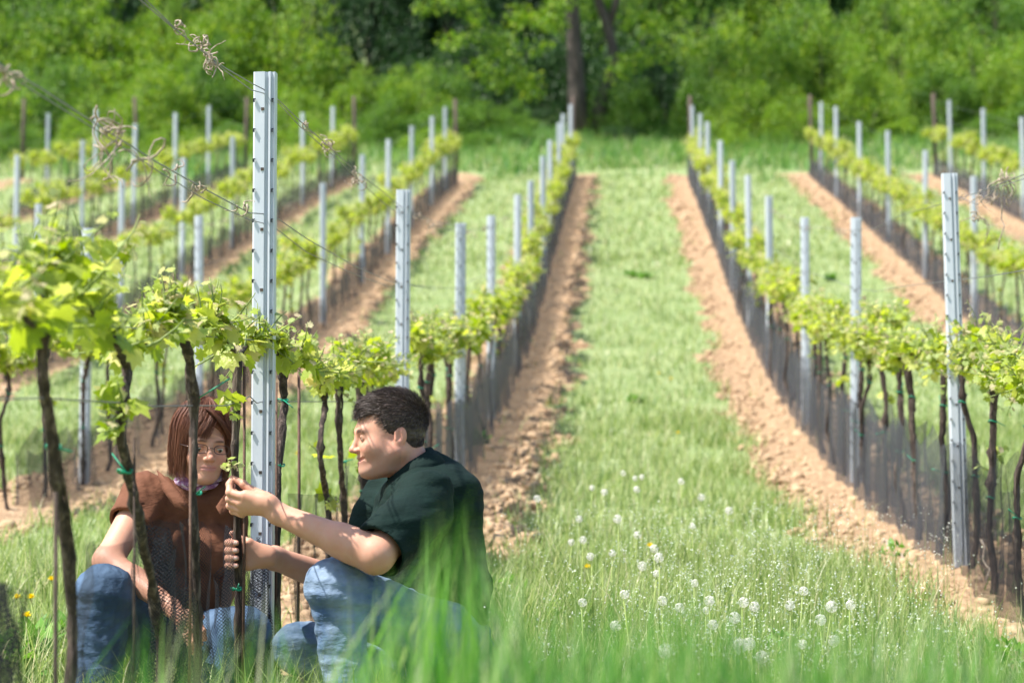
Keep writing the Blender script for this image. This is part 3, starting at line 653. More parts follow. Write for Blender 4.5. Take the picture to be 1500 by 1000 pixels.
# thin stakes beside the near vines
for (px, top, bot, rr, mt, lab) in ((354, 535, 960, .004, 'rust', "thin rusty rod right beside the vine held by the man"), (405, 560, 900, .0035, 'rust', "thin rod left of the thick vine next to the tall metal post"), (438, 532, 900, .005, 'rust', "brown stake standing alone between the thick and the slender vine"),
                                    (197, 640, 960, .0028, 'bark', "thin rod leaning on the forked vine at the woman's shoulder"), (82, 720, 1000, .0042, 'bark', "dark thin stake left of the nearest vine trunk"), (279, 640, 930, .0035, 'rust', "thin rod against the vine in front of the woman's face")):
    a = onrow(px, top, 'A', .02); z0 = float(gz(a.x, a.y)); o = MB().tube([(0, 0, -.1), (.003, .002, (a.z-z0)*.5), (0, 0, a.z-z0)], rr, 7).build("vine_stake", M[mt])
    o.location = (a.x+.0, a.y+(.045 if px == 354 else 0), z0); tag(o, lab, "stake", "thin stakes beside the vines")

# ------------------------------------------------------------------ netting at the vine feet
def sheet(nu, nv, fn):
    U, Vv = np.meshgrid(np.linspace(0, 1, nu), np.linspace(0, 1, nv)); P, UV = fn(U, Vv)
    i, j = np.meshgrid(np.arange(nv-1), np.arange(nu-1), indexing='ij'); q = (i*nu+j).ravel()
    F = np.stack([q, q+1, q+nu+1, q+nu], 1); me = mesh_np("net", P.reshape(-1, 3), F)
    uv = me.uv_layers.new(name="uv"); uv.data.foreach_set("uv", UV.reshape(-1, 2)[F.ravel()].ravel().astype(np.float32)); return me
def bay_net(r, y0, y1, lab, h=.56, far=True):
    x0 = ROWS[r]; n = int((y1-y0)*16)+4
    meshes = []
    ph = random.uniform(0, 9)
    def fn(side):
        def g(U, Vv):
            y = y0+(y1-y0)*U; tw = .5+.5*np.cos((y-ph)*2*math.pi/.735); a = .03+.05*tw+.012*np.sin(y*23+ph)
            x = x0+side*a*(1-.25*Vv)+.012*np.sin(y*11+side+4*Vv); top = h+.05*np.sin(y*5.1+ph)+.04*np.sin(y*13+ph*2)
            return np.stack([x, y, gz(x, y)-.03+Vv*top], -1), np.stack([y+.2*x, Vv*top], -1)
        return g
    a = sheet(n, 5, fn(1)); b = sheet(n, 5, fn(-1))
    import bmesh as _b
    bm = _b.new(); bm.from_mesh(a); bm.from_mesh(b); me = bpy.data.meshes.new("vine_netting"); bm.to_mesh(me); bm.free()
    bpy.data.meshes.remove(a); bpy.data.meshes.remove(b)
    tag(obj("vine_netting", me, M['net_far'] if far else M['net']), lab, "netting", "dark netting along the vine feet")
for r in 'ABCDZYXW':
    ps = list(POSTS[r]); st = {'A': 8.9, 'B': 8.2, 'C': 22.3, 'D': 36.5, 'Z': 13.2, 'Y': 21.5, 'X': 30, 'W': 40}[r]
    b = [p for p in [st]+ps+[ENDS[r]] if p >= st]
    for k in range(len(b)-1):
        nm = f"dark netting past the {ORD[k+(1 if r == 'A' else 0)]} steel post in {ROWN[r]}"
        if k == 0 and r != 'A': nm = f"dark netting before the nearest steel post in {ROWN[r]}"
        if k == 0 and r == 'A': nm = "dark netting around the vine feet behind the man"
        bay_net(r, b[k]+.02, b[k+1]-.02, nm, h=.56 if r in 'AB' else .42, far=b[k] > 9)
def px_net(cols, lab, bottom=1060, dx=0., amp=.018, seed=0, par=None, name="vine_netting"):
    """cols: (px, top py, bottom py) along the row"""
    c = np.array(cols, float); nu, nv = 60, 26
    def fn(U, Vv):
        px = np.interp(U[0], np.linspace(0, 1, len(c)), c[:, 0]); top = np.interp(U[0], np.linspace(0, 1, len(c)), c[:, 1]); bot = np.interp(U[0], np.linspace(0, 1, len(c)), c[:, 2])
        P = np.zeros(U.shape+(3,)); 
        for i in range(nu):
            a = onrow(px[i], top[i], 'A', dx); b = onrow(px[i], bot[i], 'A', dx)
            for j in range(nv):
                v = j/(nv-1); p = a*(1-v)+b*v; P[j, i] = p
        wv = amp*(np.sin(U*19+seed+2*Vv)+.6*np.sin(U*41+seed*2-3*Vv)+.5*np.sin(Vv*9+U*7))
        P[..., 0] += wv; P[..., 1] -= wv*.5
        return P, np.stack([P[..., 1]+.6*wv, P[..., 2]], -1)
    tag(obj(name, sheet(nu, nv, fn), M['net']), lab, "netting", "dark netting along the vine feet")
px_net([(112, 812, 1060), (128, 790, 1060), (160, 800, 1060), (195, 778, 1060), (215, 770, 1060), (232, 760, 1060), (262, 768, 1060), (290, 758, 1060), (302, 775, 1060)], "loose dark net hanging in front of the woman's chest and knee", seed=1)
px_net([(222, 765, 1000), (240, 790, 1000), (262, 825, 1000), (282, 870, 1000)], "second crumpled fold of net in front of the woman's brown shirt", dx=-.03, seed=5, amp=.022)
px_net([(317, 868, 1050), (326, 820, 1050), (341, 768, 1050), (360, 782, 1050), (385, 800, 1000), (402, 830, 980)], "dark net around the vine trunk that the man holds", seed=3)
px_net([(372, 785, 1010), (384, 800, 1010), (392, 850, 1010), (398, 930, 1010)], "bunched dark net at the foot of the tall metal post", seed=8, amp=.022)
px_net([(424, 722, 960), (450, 724, 960), (478, 722, 960), (505, 730, 960)], "grey-green net pinned round the slender vines left of the man", seed=6, amp=.012, dx=.03)
px_net([(-30, 860, 1060), (0, 850, 1060), (22, 862, 1060)], "scrap of dark net at the lower left edge of the photo", seed=9)

# ------------------------------------------------------------------ wires
def wire(r, hgt, y0, y1, lab, rad=.0018, pts=None, curls=()):
    P = []
    if pts: P = [np.array(onrow(a, b, r)) for a, b in pts]
    else:
        ys = np.arange(y0, y1, 1.3); sag = .025
        P = [np.array([ROWS[r]+.0, y, float(gz(ROWS[r], y))+hgt-sag*abs(math.sin(y*math.pi/4))+random.uniform(-.01, .01)]) for y in ys]
    root = MB().tube(P, rad, 5).build("trellis_wire", M['wire']); tag(root, lab, "wire", "trellis wires")
    return root
def tendrils(root, centers, n, sz, seed, hang=.3):
    rng = np.random.default_rng(seed)
    for c in centers:
        mb = MB(); c = np.array(c)
        for _ in range(n):
            p = c+rng.normal(0, sz*.25, 3); d = rng.normal(size=3); pts = [p]; curl = rng.normal(size=3)*1.2
            for q in range(10):
                d = d+np.cross(curl, d)*.35+rng.normal(0, .25, 3); d[2] -= hang*.3; d /= np.linalg.norm(d); pts.append(pts[-1]+d*sz*rng.uniform(.1, .25))
            mb.tube(pts, np.linspace(.0024, .001, 11)*(.8+.5*rng.random()), 5)
        mb.build("dried_tendril", M['tendril'], root)
top = wire('A', 0, 0, 0, "upper wire running down to the top of the tall metal post", .0017, [(150, -55), (205, 0), (250, 38), (300, 78), (330, 100), (368, 122), (398, 137), (440, 178), (480, 213), (520, 250), (560, 280), (590, 305), (640, 325), (676, 332)])
tendrils(top, [onrow(*p) for p in ((258, 42), (290, 66), (305, 80), (314, 92), (445, 183), (482, 216), (522, 262), (612, 318), (640, 330))], 4, .034, 3)
tendrils(top, [onrow(*p) for p in ((300, 75), (312, 88), (475, 210), (525, 265), (528, 258))], 5, .045, 4)
t2 = wire('A', 0, 0, 0, "second wire crossing the tall metal post well below its top", .0017, [(-40, 65), (0, 95), (60, 130), (150, 188), (230, 238), (300, 277), (365, 312), (398, 314), (450, 350), (520, 390), (570, 412), (640, 425)])
tendrils(t2, [onrow(*p) for p in ((10, 103), (25, 108), (160, 195), (168, 200), (245, 245), (285, 272), (352, 300))], 4, .035, 5)
tendrils(t2, [onrow(*p) for p in ((160, 200), (165, 205))], 5, .10, 6, 1.2)
t3 = wire('A', 0, 0, 0, "thinner wire twisted just below the second wire", .0013, [(-40, 75), (60, 140), (150, 196), (230, 250), (300, 292), (365, 322), (398, 330), (450, 370), (520, 402), (570, 420)])
t4 = wire('A', 0, 0, 0, "wire passing over the woman's hair at the height of the green ties", .0016, [(-20, 585), (60, 583), (180, 590), (225, 595), (285, 594), (330, 594), (352, 588), (366, 580), (376, 590), (395, 586), (415, 588), (470, 588), (520, 588)])
t5 = wire('A', 0, 0, 0, "cordon wire hidden in the leaves above the couple", .0016, [(0, 470), (120, 470), (240, 487), (320, 494), (395, 500), (480, 520), (560, 525), (640, 522)])
t6 = wire('A', 0, 0, 0, "wire from the top of the post running to the upper left", .0015, [(140, -70), (260, 45), (330, 104), (368, 132), (398, 140), (440, 186), (490, 230), (560, 296), (590, 318)])
for r in 'ABCDZYXW':
    y0 = {'A': 11, 'B': 8, 'C': 22, 'D': 37, 'Z': 13, 'Y': 21.5, 'X': 30, 'W': 40}[r]
    for hgt, nm in ((1.62, 'top'), (1.27, 'middle'), (.86, 'cordon')):
        ww = wire(r, hgt, y0, ENDS[r], f"{nm} wire strung along {ROWN[r]}", .0018)
        if nm == 'top' and r in 'ABCZ':
            g = np.random.default_rng(ord(r)); ys = [y for y in y0+1+g.random(8)*14]
            tendrils(ww, [(ROWS[r], y, float(gz(ROWS[r], y))+1.6) for y in ys], 4, .05, ord(r), .6)
wB = wire('B', 0, 0, 0, "wire with dead vine strands right of the right-hand post", .0016, [(1397, 285), (1432, 300), (1460, 275), (1500, 262), (1560, 245)])
tendrils(wB, [W(*p) for p in ((1440, 285, 9.6), (1430, 320, 9.6), (1465, 262, 9.2), (1470, 255, 9.2))], 6, .07, 21, 1.0)
mb = MB(); rng = np.random.default_rng(4)
for a, b in (((1470, 255), (1464, 365)), ((1473, 258), (1476, 300)), ((1420, 320), (1438, 322)), ((1466, 260), (1454, 300))):
    p0, p1_ = np.array(W(*a, 9.2)), np.array(W(*b, 9.2)); mb.tube([p0+(p1_-p0)*t+rng.normal(0, .006, 3) for t in np.linspace(0, 1, 8)], .0028, 6)
mb.build("dried_cane", M['tendril'], wB)

# ------------------------------------------------------------------ dead prunings by the right-hand row
def stick(p, q, r, lab):
    a, b = np.array(p, float), np.array(q, float); rng = np.random.default_rng(int(abs(a[0]*1000)) % 9999)
    pts = [a+(b-a)*t+rng.normal(0, .012, 3)*(0 < t < 1) for t in np.linspace(0, 1, 7)]
    o = MB().tube(pts, np.linspace(r, r*.5, 7), 7, .1).build("pruned_cane", M['tendril']); tag(o, lab, "cane", "dead pruned canes")
def gpt(px, py, up=.0): 
    x, y, z = stand(px, py, up+.012); return (x, y, z+up+.012)
stick(gpt(1290, 795), gpt(1352, 838), .007, "long dead cane lying on the soil left of the right-hand post")
stick(gpt(1283, 838), gpt(1340, 860), .005, "short dead cane on the soil nearest the bottom right")
stick(gpt(1376, 788, .12), gpt(1410, 825), .005, "dead cane propped against the foot of the right-hand post")
stick(gpt(1437, 790, .18), gpt(1450, 865), .005, "upright dead cane right of the right-hand post")
stick(gpt(1330, 850), gpt(1390, 878), .004, "thin grey cane below the right-hand post")
stick(gpt(98, 690, .05), gpt(45, 712), .006, "dead cane on the soil near the left edge behind the nearest trunk")

# ------------------------------------------------------------------ bushes and trees at the top of the vineyard
BT = np.array([(0, 0, 0), (.34, .45, .1), (0, 1, -.15), (-.34, .45, .1)]); BF = np.array([[0, 1, 2], [0, 2, 3]])
def crown_pts(rng, nc, per, csz, flat=.0):
    """clumps over the shell and inside of a unit dome"""
    d = rng.normal(size=(nc, 3)); d /= np.linalg.norm(d, axis=1)[:, None]; d[:, 2] = np.abs(d[:, 2])*1.0-.15
    rad = rng.uniform(.5, 1.0, nc)**.6; rad *= 1+.12*np.sin(d[:, 0]*5+d[:, 2]*4)
    C = d*rad[:, None]*(1-csz*.5); cs = csz*rng.uniform(.6, 1.3, nc)
    k = np.repeat(np.arange(nc), per); q = rng.normal(size=(len(k), 3)); q /= np.linalg.norm(q, axis=1)[:, None]; q[:, 2] = q[:, 2]*.7
    out = q.copy(); q *= (rng.random(len(k))**.45)[:, None]*cs[k][:, None]
    P = C[k]+q; P[:, 2] += .15; return P, out
def crown_mesh(seed, nc, per, csz, leaf):
    rng = np.random.default_rng(seed); P, out = crown_pts(rng, nc, per, csz); P[:, 2] = np.abs(P[:, 2])
    v, f = scatter(BT, BF, P, leaf_frames(out+[0, 0, .2], .2, rng), leaf*rng.uniform(.6, 1.4, len(P))); return mesh_np("foliage", v, f)
def stems_mesh(seed, n):
    rng = np.random.default_rng(seed); mb = MB()
    for _ in range(n):
        a = rng.uniform(0, 6.28); t = rng.uniform(.2, .6); mb.tube([(0, 0, -.05), (math.cos(a)*t*.3, math.sin(a)*t*.3, .3), (math.cos(a)*t*.8, math.sin(a)*t*.8, rng.uniform(.55, .8))], [.022, .016, .005], 6)
    return mb.me("stems")
CRN = [crown_mesh(40+k, 46, 240, .27, .044) for k in range(5)]; STM = [stems_mesh(60+k, 6) for k in range(2)]
CRN2 = [crown_mesh(80+k, 110, 140, .2, .034) for k in range(4)]
mats3 = ('bush_a', 'bush_b', 'bush_shade'); cm = {}
def crown_of(lst, k, mt):
    key = (id(lst), k % len(lst), mt)
    if key not in cm: me = lst[k % len(lst)].copy(); me.materials.append(M[mt]); cm[key] = me
    return cm[key]
for s_ in STM: s_.materials.append(M['tree_bark'])
BLAB = []
def where(px):
    return ("far left" if px < 180 else "left" if px < 420 else "left of centre" if px < 640 else "middle" if px < 860 else "right of centre" if px < 1080 else "right" if px < 1300 else "far right")
NB = {}
def bush(px, Y, wd, h, mt, k, tree=False):
    Y = Y+1.5; p = W(px, 200, Y); x = p.x; z = float(gz(x, Y))
    tone = {'bush_a': 'mid green', 'bush_b': 'bright green', 'bush_shade': 'dark green'}[mt]
    if tree: nm, tx_ = "tree", "tall"
    else: nm, tx_ = "bush", ("low" if h < 2.2 else "tall")
    key = (nm, tx_, tone, where(px)); NB[key] = NB.get(key, 0)+1
    r = empty(nm, (x, Y, z-.1), "x", nm, "trees above the vineyard" if tree else "bushes along the top of the vineyard", rz=random.uniform(0, 6.28)); r['key'] = str(key); BLAB.append((r, key, px, Y))
    if tree:
        f = obj("crown", crown_of(CRN2, k, mt), None, r, False); f.scale = (wd/2, wd/2, h*.92); f.location = (0, 0, h*.05)
        t = MB(); rng = np.random.default_rng(k); t.tube([(0, 0, -.2), (rng.normal(0, .15), rng.normal(0, .15), h*.3), (rng.normal(0, .3), rng.normal(0, .3), h*.75)], [.2, .15, .06], 9, .08, k)
        for _ in range(5):
            a = rng.uniform(0, 6.28); t.tube([(0, 0, h*rng.uniform(.2, .4)), (math.cos(a)*wd*.18, math.sin(a)*wd*.18, h*.55), (math.cos(a)*wd*.35, math.sin(a)*wd*.35, h*.75)], [.08, .06, .02], 6)
        t.build("trunk", M['tree_bark'], r)
    else:
        f = obj("foliage", crown_of(CRN, k, mt), None, r, False); f.scale = (wd/2, wd/2, h/1.12)
        s_ = obj("stems", STM[k % 2], None, r); s_.scale = (wd/2, wd/2, h)
    return r
g = np.random.default_rng(5); kk = 0
B1 = [ # px, Y, width, height, tone   (front rank, hand placed)
 (-20, 55, 3.2, 2.6, 'bush_b'), (75, 57, 3.0, 3.0, 'bush_a'), (150, 56, 2.6, 2.2, 'bush_b'), (232, 58, 3.0, 2.8, 'bush_b'), (300, 59, 2.6, 3.2, 'bush_a'), (372, 60, 2.8, 2.2, 'bush_b'), (430, 57, 2.4, 2.0, 'bush_b'), (470, 54, 2.0, 1.5, 'bush_b'), (520, 59, 2.4, 2.3, 'bush_b'),
 (560, 57, 2.2, 1.7, 'bush_a'), (600, 60, 2.6, 2.6, 'bush_b'), (650, 58, 2.2, 1.5, 'bush_a'), (640, 63, 2.8, 2.6, 'bush_a'), (700, 61, 2.0, 1.2, 'bush_a'), (745, 62, 1.9, 1.1, 'bush_a'), (790, 63, 1.6, .9, 'bush_shade'), (950, 63, 2.2, 3.1, 'bush_shade'), (915, 60, 2.3, 2.2, 'bush_a'), (985, 62, 2.4, 2.4, 'bush_shade'),
 (1040, 60, 2.6, 2.9, 'bush_a'), (1085, 57.5, 2.4, 2.3, 'bush_b'), (1120, 60, 3.0, 3.4, 'bush_b'), (1165, 57, 2.4, 1.9, 'bush_b'), (1205, 61, 3.4, 3.8, 'bush_b'), (1270, 59, 2.8, 2.8, 'bush_b'), (1330, 61, 3.0, 3.4, 'bush_b'), (1390, 60, 2.6, 2.4, 'bush_a'), (1440, 62, 3.2, 3.6, 'bush_b'), (1500, 60, 3.0, 3.0, 'bush_b'), (1545, 58, 2.8, 2.4, 'bush_a')]
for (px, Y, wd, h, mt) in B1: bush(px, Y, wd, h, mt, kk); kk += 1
for px, Y, wd, h, mt in ((700, 56.5, 1.5, .7, 'bush_a'), (620, 55.5, 1.6, .9, 'bush_b'), (765, 58.5, 1.4, .6, 'bush_a'), (1010, 58, 1.3, .8, 'bush_a'), (1075, 55.5, 1.4, .8, 'bush_b'), (1140, 56, 1.3, .7, 'bush_a'), (910, 58.8, 1.5, .7, 'bush_shade'), (1240, 57, 1.6, .8, 'bush_a'), (1320, 57.5, 1.8, .9, 'bush_b'), (1440, 58, 1.8, .9, 'bush_a'),
                         (395, 54, 1.8, 1.1, 'bush_b'), (340, 55, 1.8, 1.2, 'bush_a'), (255, 54.5, 1.8, 1.2, 'bush_b'), (200, 55, 1.6, 1.0, 'bush_a'), (110, 54, 1.8, 1.2, 'bush_b'), (20, 53.5, 2.0, 1.3, 'bush_a')): bush(px, Y, wd, h, mt, kk); kk += 1
for px in range(-40, 1560, 52):           # second rank, taller
    if 440 < px < 640: mt, h = 'bush_shade', 2.0
    elif 640 < px < 1010: mt, h = 'bush_shade', g.uniform(2.6, 3.6)
    else: mt, h = g.choice(['bush_a', 'bush_b', 'bush_b']), g.uniform(3.6, 5.2)
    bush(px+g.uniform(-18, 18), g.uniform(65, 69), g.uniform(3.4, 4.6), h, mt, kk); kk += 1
for px in range(-60, 1600, 92):           # third rank: trees
    mt = 'bush_shade' if 440 < px < 1050 else g.choice(['bush_a', 'bush_shade', 'bush_a'])  # middle trees get the leaf colour with shade painted in
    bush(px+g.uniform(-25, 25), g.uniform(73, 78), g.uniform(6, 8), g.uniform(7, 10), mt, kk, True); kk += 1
bush(960, 70, 6.5, 9, 'bush_a', 2, True); bush(540, 70, 5, 8, 'bush_shade', 1, True); bush(660, 69.5, 5, 8, 'bush_shade', 1, True)
for (r, key, px, Y) in BLAB:
    nm, tx_, tone, wh = key; same = sorted([q for q in BLAB if q[1] == key], key=lambda q: q[2]); i0 = same.index((r, key, px, Y))
    s_ = "" if len(same) == 1 else f", {ORD[i0+1]} of {len(same)} from left"
    r["label"] = f"{tx_} {tone} {nm} behind the vineyard, {wh}{s_}"; del r['key']
# the big old tree whose dark trunk stands at the head of the central row
b = W(845, 178, 61); z = float(gz(b.x, 61)); root = empty("old_tree", (b.x, 61, z), "large old tree with a dark trunk behind the end of the row beside the couple", "tree")
def rel(px, py, Y=61): return tuple(W(px, py, Y)-Vector((b.x, 61, z)))
mb = MB(); mb.tube([rel(846, 190), rel(845, 140), rel(842, 80), rel(838, 20), rel(828, -60), rel(815, -160)], [.3, .23, .2, .19, .17, .1], 12, .05, 5)
mb.tube([rel(872, 190, 61.3), rel(880, 150, 61.3), rel(902, 90, 61.4), rel(890, 40, 61.4), rel(872, -10, 61.2), rel(860, -80)], [.26, .2, .15, .14, .12, .07], 10, .05, 6)
mb.tube([rel(890, 45, 61.4), rel(903, 0, 61.4), rel(915, -60, 61.4)], [.12, .1, .07], 9, .05, 7)
mb.tube([rel(838, -30), rel(760, -60, 60), rel(700, -40, 59)], [.1, .07, .03], 8)
mb.build("trunk", M['tree_bark'], root)
rng = np.random.default_rng(77); C = []
for _ in range(150):
    d = rng.normal(size=3); d /= np.linalg.norm(d); C.append([d[0]*4.2*rng.uniform(.5, 1), d[1]*3.2, 7.4+d[2]*3.2*rng.uniform(.5, 1)])
for (px, py, Y) in ((700, 20, 58), (730, 55, 58), (745, 85, 58), (770, 110, 58.5), (720, 75, 58), (800, 30, 58), (670, 5, 58), (640, -20, 58), (760, 20, 58), (790, 70, 58.5), (780, 125, 58.6), (820, 5, 58), (880, -25, 58.5), (930, 20, 59), (960, 40, 59), (905, 110, 59.4), (925, 90, 59), (960, 80, 59.2), (1000, 10, 59), (735, 120, 58.6), (700, 100, 59), (665, 60, 59)): C.append(rel(px, py, Y)); C.append(tuple(np.array(rel(px, py, Y))+rng.normal(0, .25, 3)))
C = np.array(C); k = np.repeat(np.arange(len(C)), 75); q = rng.normal(size=(len(k), 3)); q /= np.linalg.norm(q, axis=1)[:, None]; out = q.copy(); q *= (rng.random(len(k))**.5)[:, None]*np.where(k < 150, .75, .38)[:, None]; q[:, 2] *= .7
v, f = scatter(BT, BF, C[k]+q, leaf_frames(out, .3, rng), .12*rng.uniform(.6, 1.3, len(k))); obj("crown", mesh_np("crown", v, f), M['bush_b'], root, False)
# ------------------------------------------------------------------ implicit surfaces for bodies and clothes
def smin(a, b, k):
    if k <= 0: return np.minimum(a, b)
    h = np.clip(.5+.5*(b-a)/k, 0, 1); return b+(a-b)*h-k*h*(1-h)
class Cone:
    def __init__(s, a, b, ra, rb=None): s.a, s.b = np.array(a, float), np.array(b, float); s.ra, s.rb = ra, ra if rb is None else rb
    def bb(s, m): r = max(s.ra, s.rb)+m; return np.minimum(s.a, s.b)-r, np.maximum(s.a, s.b)+r
    def d(s, X, Y, Z):
        ba = s.b-s.a; L = max(ba.dot(ba), 1e-9); px, py, pz = X-s.a[0], Y-s.a[1], Z-s.a[2]
        t = np.clip((px*ba[0]+py*ba[1]+pz*ba[2])/L, 0, 1)
        return np.sqrt((px-t*ba[0])**2+(py-t*ba[1])**2+(pz-t*ba[2])**2)-(s.ra+(s.rb-s.ra)*t)
class Ell:
    def __init__(s, c, r, R=None): s.c, s.r = np.array(c, float), np.array(r if np.ndim(r) else (r, r, r), float); s.R = np.eye(3) if R is None else np.array(R, float)
    def bb(s, m): e = np.full(3, s.r.max()+m); return s.c-e, s.c+e
    def d(s, X, Y, Z):
        p = (X-s.c[0], Y-s.c[1], Z-s.c[2]); q = [s.R[0, i]*p[0]+s.R[1, i]*p[1]+s.R[2, i]*p[2] for i in range(3)]
        k0 = np.sqrt(sum((q[i]/s.r[i])**2 for i in range(3)))+1e-9; k1 = np.sqrt(sum((q[i]/s.r[i]**2)**2 for i in range(3)))+1e-9
        return k0*(k0-1)/k1
class Fn:
    """any distance function; lo/hi bound where it matters"""
    def __init__(s, f, lo=(-9,)*3, hi=(9,)*3): s.f, s.lo, s.hi = f, np.array(lo, float), np.array(hi, float)
    def bb(s, m): return s.lo-m, s.hi+m
    def d(s, X, Y, Z): return s.f(X, Y, Z)
def field(ops, lo, hi, h):
    ax = [np.arange(lo[i], hi[i]+h, h) for i in range(3)]; Vf = np.full([len(a) for a in ax], .5, np.float32)
    for op, pr, k in ops:
        a, b = pr.bb(k+2.5*h)
        sl = tuple(slice(max(0, int(np.searchsorted(ax[i], a[i]))-1), int(np.searchsorted(ax[i], b[i]))+1) for i in range(3))
        if any(s_.stop-s_.start < 1 for s_ in sl): continue
        X, Y, Z = ax[0][sl[0]][:, None, None], ax[1][sl[1]][None, :, None], ax[2][sl[2]][None, None, :]
        D = pr.d(X, Y, Z).astype(np.float32) if op != 'n' else None
        if op == 'u': Vf[sl] = smin(Vf[sl], D, k)
        elif op == 's': Vf[sl] = -smin(-Vf[sl], D, k)
        elif op == 'i': Vf[sl] = -smin(-Vf[sl], -D, k)
        elif op == 'n': Vf[sl] += pr.d(X, Y, Z)
    return Vf, ax
def polygonize(ops, lo, hi, h):
    Vf, ax = field(ops, lo, hi, h); lo = np.array([a[0] for a in ax])
    s = Vf < 0; nx, ny, nz = Vf.shape
    c = np.zeros((nx-1, ny-1, nz-1), np.int8)
    for dx in (0, 1):
        for dy in (0, 1):
            for dz in (0, 1): c += s[dx:nx-1+dx, dy:ny-1+dy, dz:nz-1+dz]
    act = (c > 0) & (c < 8); idx = -np.ones(act.shape, np.int64); I = np.argwhere(act); idx[act] = np.arange(len(I))
    acc = np.zeros((len(I), 3)); n = np.zeros(len(I))
    cr = [(a, b) for a in range(8) for b in range(a+1, 8) if bin(a ^ b).count('1') == 1]
    off = np.array([[k >> 2 & 1, k >> 1 & 1, k & 1] for k in range(8)])
    val = [Vf[I[:, 0]+o[0], I[:, 1]+o[1], I[:, 2]+o[2]] for o in off]
    for a, b in cr:
        m = (val[a] < 0) != (val[b] < 0); t = np.where(m, val[a]/(val[a]-val[b]+1e-12), 0)
        acc += m[:, None]*(off[a]+(off[b]-off[a])*t[:, None]); n += m
    V = lo+(I+acc/np.maximum(n, 1)[:, None])*h
    F = []
    for axn in range(3):
        A = np.moveaxis(s, axn, 0); e = A[:-1] != A[1:]; up = A[:-1]
        ee = np.moveaxis(e, 0, axn); uu = np.moveaxis(up, 0, axn)
        E = np.argwhere(ee); o1, o2 = [k for k in range(3) if k != axn]
        E = E[(E[:, o1] > 0) & (E[:, o2] > 0) & (E[:, o1] < Vf.shape[o1]-1) & (E[:, o2] < Vf.shape[o2]-1)]
        q = []
        for d1, d2 in ((0, 0), (1, 0), (1, 1), (0, 1)):
            c_ = E.copy(); c_[:, o1] -= d1; c_[:, o2] -= d2; q.append(idx[c_[:, 0], c_[:, 1], c_[:, 2]])
        q = np.stack(q, 1); fl = uu[E[:, 0], E[:, 1], E[:, 2]]
        if axn == 1: fl = ~fl
        q[~fl] = q[~fl][:, ::-1]; F.append(q)
    F = np.concatenate(F); F = F[(F >= 0).all(1)]
    return V, F
def smooth_v(V, F, it=2, lam=.5):
    n = len(V); a = F.ravel(); b = np.roll(F, -1, 1).ravel()
    cnt_ = np.bincount(a, minlength=n)+np.bincount(b, minlength=n)
    for _ in range(it):
        s = np.stack([np.bincount(a, V[b, k], n)+np.bincount(b, V[a, k], n) for k in range(3)], 1); V = V+lam*(s/np.maximum(cnt_, 1)[:, None]-V)
    return V
def folds(amp, fr, seed, d=(1, 1, 1)):
    g = np.random.default_rng(seed); K = [(g.normal(size=3)*fr*np.array(d), g.uniform(0, 6)) for _ in range(7)]
    def f(X, Y, Z):
        r = 0
        for (k, p) in K: 
            t = k[0]*X+k[1]*Y+k[2]*Z+p; r = r+np.sin(t+.8*np.sin(t*.47+p))
        return (amp*r/2.6)
    return Fn(f)
SK = (.58, .31, .21)
def join_mesh(name, parts):
    """parts: (V, F, colour or per-vertex colours)"""
    V = np.concatenate([p[0] for p in parts]); o = 0; F = []
    for p in parts: F.append(p[1]+o); o += len(p[0])
    me = mesh_np(name, V, np.concatenate(F)); C = np.concatenate([np.broadcast_to(np.array(p[2], float), (len(p[0]), 3)) for p in parts])
    at = me.attributes.new("pig", 'FLOAT_COLOR', 'POINT'); at.data.foreach_set("color", np.concatenate([C, np.ones((len(C), 1))], 1).ravel().astype(np.float32)); return me
def frame(fwd, up):
    y = np.array(fwd, float); y /= np.linalg.norm(y); x = np.cross(y, up); x /= np.linalg.norm(x); return np.stack([x, y, np.cross(x, y)], 1)

